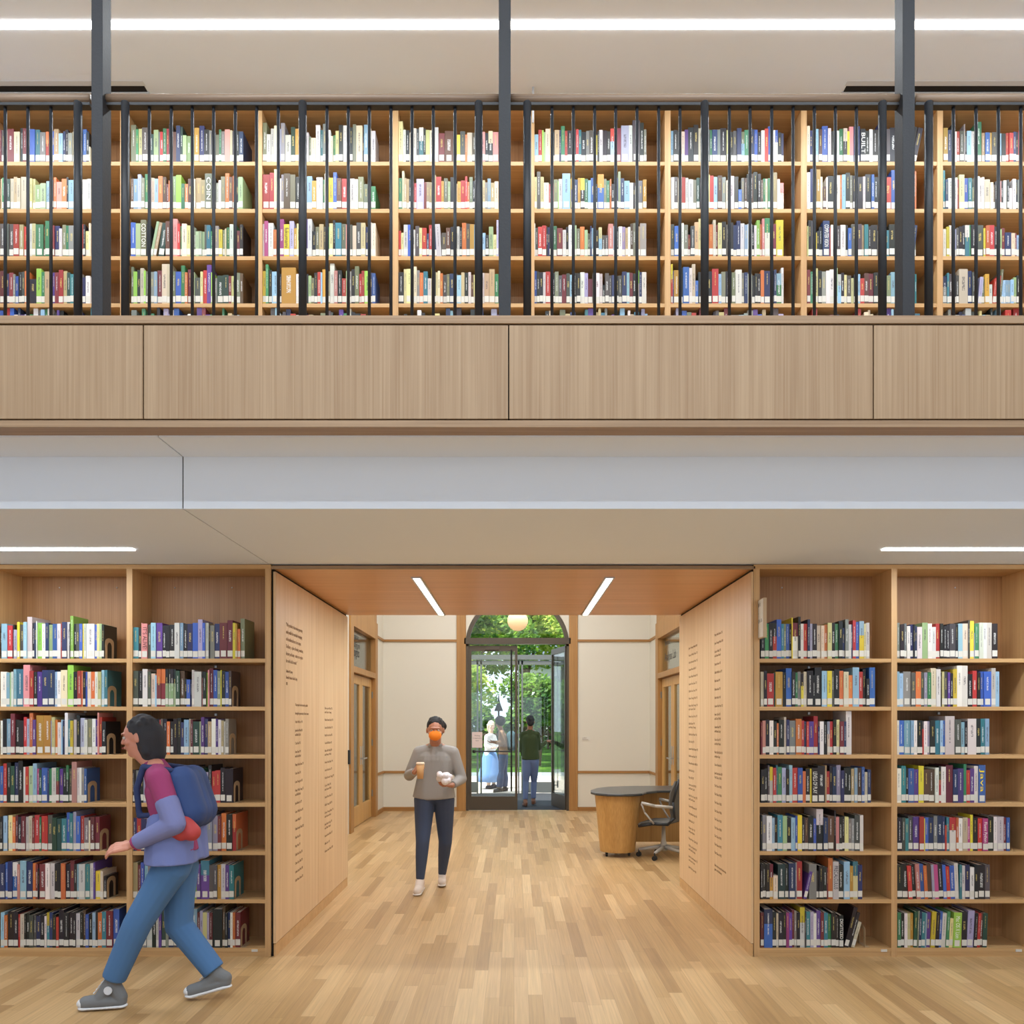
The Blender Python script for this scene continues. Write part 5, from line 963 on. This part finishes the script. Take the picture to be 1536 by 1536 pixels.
st, fr, V = person(J, 'person with backpack striding left in blue denim and grey high-top sneakers before the left bookcase', (204, 140, 118), mag, dn, (plain('grey_canvas', (112, 114, 116), .8, bump=.4, bscale=400), plain('white_rubber_sole', (214, 214, 216), .6)), (44, 44, 50), None, (-1, -.12, -.1), VX=.006, hair='bob',
 hands=dict(l=((-1, -.1, -.15), (0, .6, -.8), .45, -1), r=((-.2, 0, -1), (-1, 0, 0), .45, 1)), toe=True, hemz=.06)
# denim shirt tail, sleeves and cuffs
m = MB()
m.chain([(V['waist'], .122), (V['hip']+Vector((0, 0, -.06)), .145)], flat=True); m.chain([(V['waist']+Vector((.02, -.085, -.02)), .128), (V['hip']+Vector((0, -.09, -.06)), .14)], flat=True); m.chain([(V['waist']+Vector((.02, .085, -.02)), .128), (V['hip']+Vector((0, .09, -.06)), .14)], flat=True)
m.build('denim_overshirt', plain('light_denim', (110, 122, 176), .9, bump=.4, bscale=400), st, remesh=.007)
for sd in 'lr':
    MB().chain([(V[sd+'el'].lerp(V[sd+'sh'], .45), .064), (V[sd+'el'], .06), (V[sd+'el'].lerp(V[sd+'wr'], .8), .045)]).build('sleeve', plain('light_denim_sleeve', (118, 124, 172), .9), st, remesh=.007)
bp = thing('backpack', W(292, 1250, YS), 'navy blue backpack with red pocket worn by the striding person', 'backpack')
m = MB(); a = P(270, 1170, YS); b = P(281, 1216, YS)
for yy in (-.1, 0, .1): m.chain([(a+Vector((.04, yy*.8, 0)), .085), (b+Vector((.04, yy*.8, 0)), .10)])
m.build('main_bag', plain('navy_nylon', (40, 66, 118), .7, bump=.3, bscale=300), bp, remesh=.008)
m = MB()
for yy in (-.06, 0, .06): m.chain([(b+Vector((.03+yy*.3, -.16, -.05)), .045), (b+Vector((.03+yy, -.165, -.10)), .05)])
m.build('pocket', plain('red_nylon', (176, 62, 62), .7), bp, remesh=.008)
for yy in (-.12, .12):
    MB().chain([(a+Vector((.0, yy, .06)), .018), (V['neck']+Vector((-.01, yy, -.01)), .018), (V['chest']+Vector((-.115, yy, .02)), .018), (V['chest']+Vector((-.1, yy, -.13)), .016), (b+Vector((-.02, yy, .0)), .014)]).build('strap', plain('navy_webbing', (36, 50, 92), .8), bp, remesh=.006)
# ankle badge on the near shoe
MB().lathe([(.024, 0), (.024, .003)], (0, 0, 0), 20)
bd_ = V['lan']+Vector((.0, -.049, -.03)); MB().tube(bd_, bd_+Vector((0, .006, 0)), .023, n=20).build('ankle_badge', plain('badge_white', (205, 208, 214), .6), st)
# -- man going out through the door
YM = 15.62
def Q(px, py, dy=0): return W(px, py, YM+dy)
J = dict(head=Q(795.5, 1083), neck=Q(795, 1096), chest=Q(795, 1108), waist=Q(795.5, 1124), hip=Q(796, 1137), lsh=Q(784.5, 1102), lel=Q(783, 1120, .05), lwr=Q(784.5, 1135, .1),
 rsh=Q(805.5, 1102), rel=Q(808, 1122, .08), rwr=Q(820, 1112, .25), lhp=Q(791, 1142), lkn=Q(789, 1172, .02), lan=Q(788, 1201, -.08), lto=Q(786.5, 1206, .04), rhp=Q(801, 1142), rkn=Q(801, 1172, .12), ran=Q(800, 1199, .1), rto=Q(801, 1203, .24), hh=.215)
J['lhz'] = .012; J['rhz'] = .03
person(J, 'person seen from behind in dark green sweater walking out through the glass door', (140, 92, 66), plain('green_wool', (54, 66, 36), .95, bump=.4), plain('blue_grey_cotton', (98, 112, 150), .85), (plain('brown_leather', (112, 72, 52), .6), plain('brown_sole', (70, 48, 36), .8)), (24, 22, 24), None, (-.05, 1, 0), VX=.01, hair='short',
 hands=dict(l=((0, .1, -1), (1, 0, 0), .4, 1), r=((.8, .6, .2), (0, .3, -1), .3, -1)), slim=.95)
# -- two people outside
YO = 18.75
def Q(px, py, dy=0): return W(px, py, YO+dy)
J = dict(head=Q(749, 1084), neck=Q(752, 1096), chest=Q(754, 1106), waist=Q(755, 1120), hip=Q(755, 1130), lsh=Q(752, 1100, -.16), lel=Q(756, 1115, -.2), lwr=Q(741, 1113, -.12), rsh=Q(753, 1100, .16), rel=Q(756, 1115, .2), rwr=Q(742, 1114, .12),
 lhp=Q(754, 1134, -.08), lkn=Q(752, 1158, -.09), lan=Q(749, 1182, -.09), lto=Q(743, 1187, -.09), rhp=Q(756, 1134, .08), rkn=Q(757, 1158, .09), ran=Q(757, 1181, .09), rto=Q(752, 1186, .09), hh=.225, flare=1.5)
person(J, 'person with dark curly hair and flared jeans looking down outside the vestibule', (150, 104, 78), plain('brown_top', (150, 116, 92), .9), plain('flared_denim', (62, 84, 124), .85), (plain('dark_shoe', (48, 46, 48), .6), plain('dark_shoe_sole', (40, 38, 38), .8)), (34, 26, 28), None, (-1, -.1, -.35), VX=.012, hair='afro',
 hands=dict(l=((-1, 0, 0), (0, 0, 1), .3, 1), r=((-1, 0, 0), (0, 0, 1), .3, -1)), slim=.95)
o = bx(*(lambda a: (a.x-.05, a.x+.05, a.y-.04, a.y+.04, a.z, a.z+.01))(P(738.5, 1111.5, YO))).build('phone', M_['black'], None); tag(o, 'dark phone held by the curly haired person outside', 'phone')
m = MB(); a = P(767, 1104, YO); m.chain([(a, .12), (a+Vector((.01, 0, -.22)), .13)]); o = m.build('backpack', plain('teal_bag', (62, 94, 104), .8), None, remesh=.012); tag(o, 'teal backpack worn by the curly haired person outside', 'backpack')
YO = 19.9
J = dict(head=Q(737, 1089), neck=Q(736, 1101), chest=Q(735, 1111), waist=Q(735, 1124), hip=Q(735, 1134), lsh=Q(730, 1105, -.14), lel=Q(729, 1119, -.18), lwr=Q(738, 1122, -.2), rsh=Q(741, 1105, .14), rel=Q(745, 1118, .16), rwr=Q(742, 1124, .05),
 lhp=Q(733, 1138, -.06), lkn=Q(733, 1160, -.05), lan=Q(733, 1179, -.02), lto=Q(738, 1183, -.04), rhp=Q(738, 1138, .06), rkn=Q(739, 1160, .1), ran=Q(741, 1177, .14), rto=Q(745, 1181, .14), hh=.225)
pw, fr, V = person(J, 'person in a white top and long blue skirt standing outside the vestibule', (214, 180, 160), plain('white_cotton', (236, 232, 232), .9), plain('pale_leggings', (205, 178, 160), .9), (plain('navy_boot', (36, 44, 62), .5), plain('boot_sole', (30, 32, 38), .8)), (206, 190, 176), None, (.5, -1, -.1), VX=.012, hair='bob',
 hands=dict(l=((1, 0, 0), (0, 0, 1), .4, 1), r=((-.8, 0, -.3), (0, 0, 1), .4, 1)), slim=.9)
h_ = V['hip']; MB().lathe([(.15, .10), (.18, 0), (.22, -.2), (.27, -.42), (.30, -.62), (.28, -.62)], h_, 28).build('skirt', plain('sky_blue_cloth', (112, 150, 206), .85), pw, smooth=True)
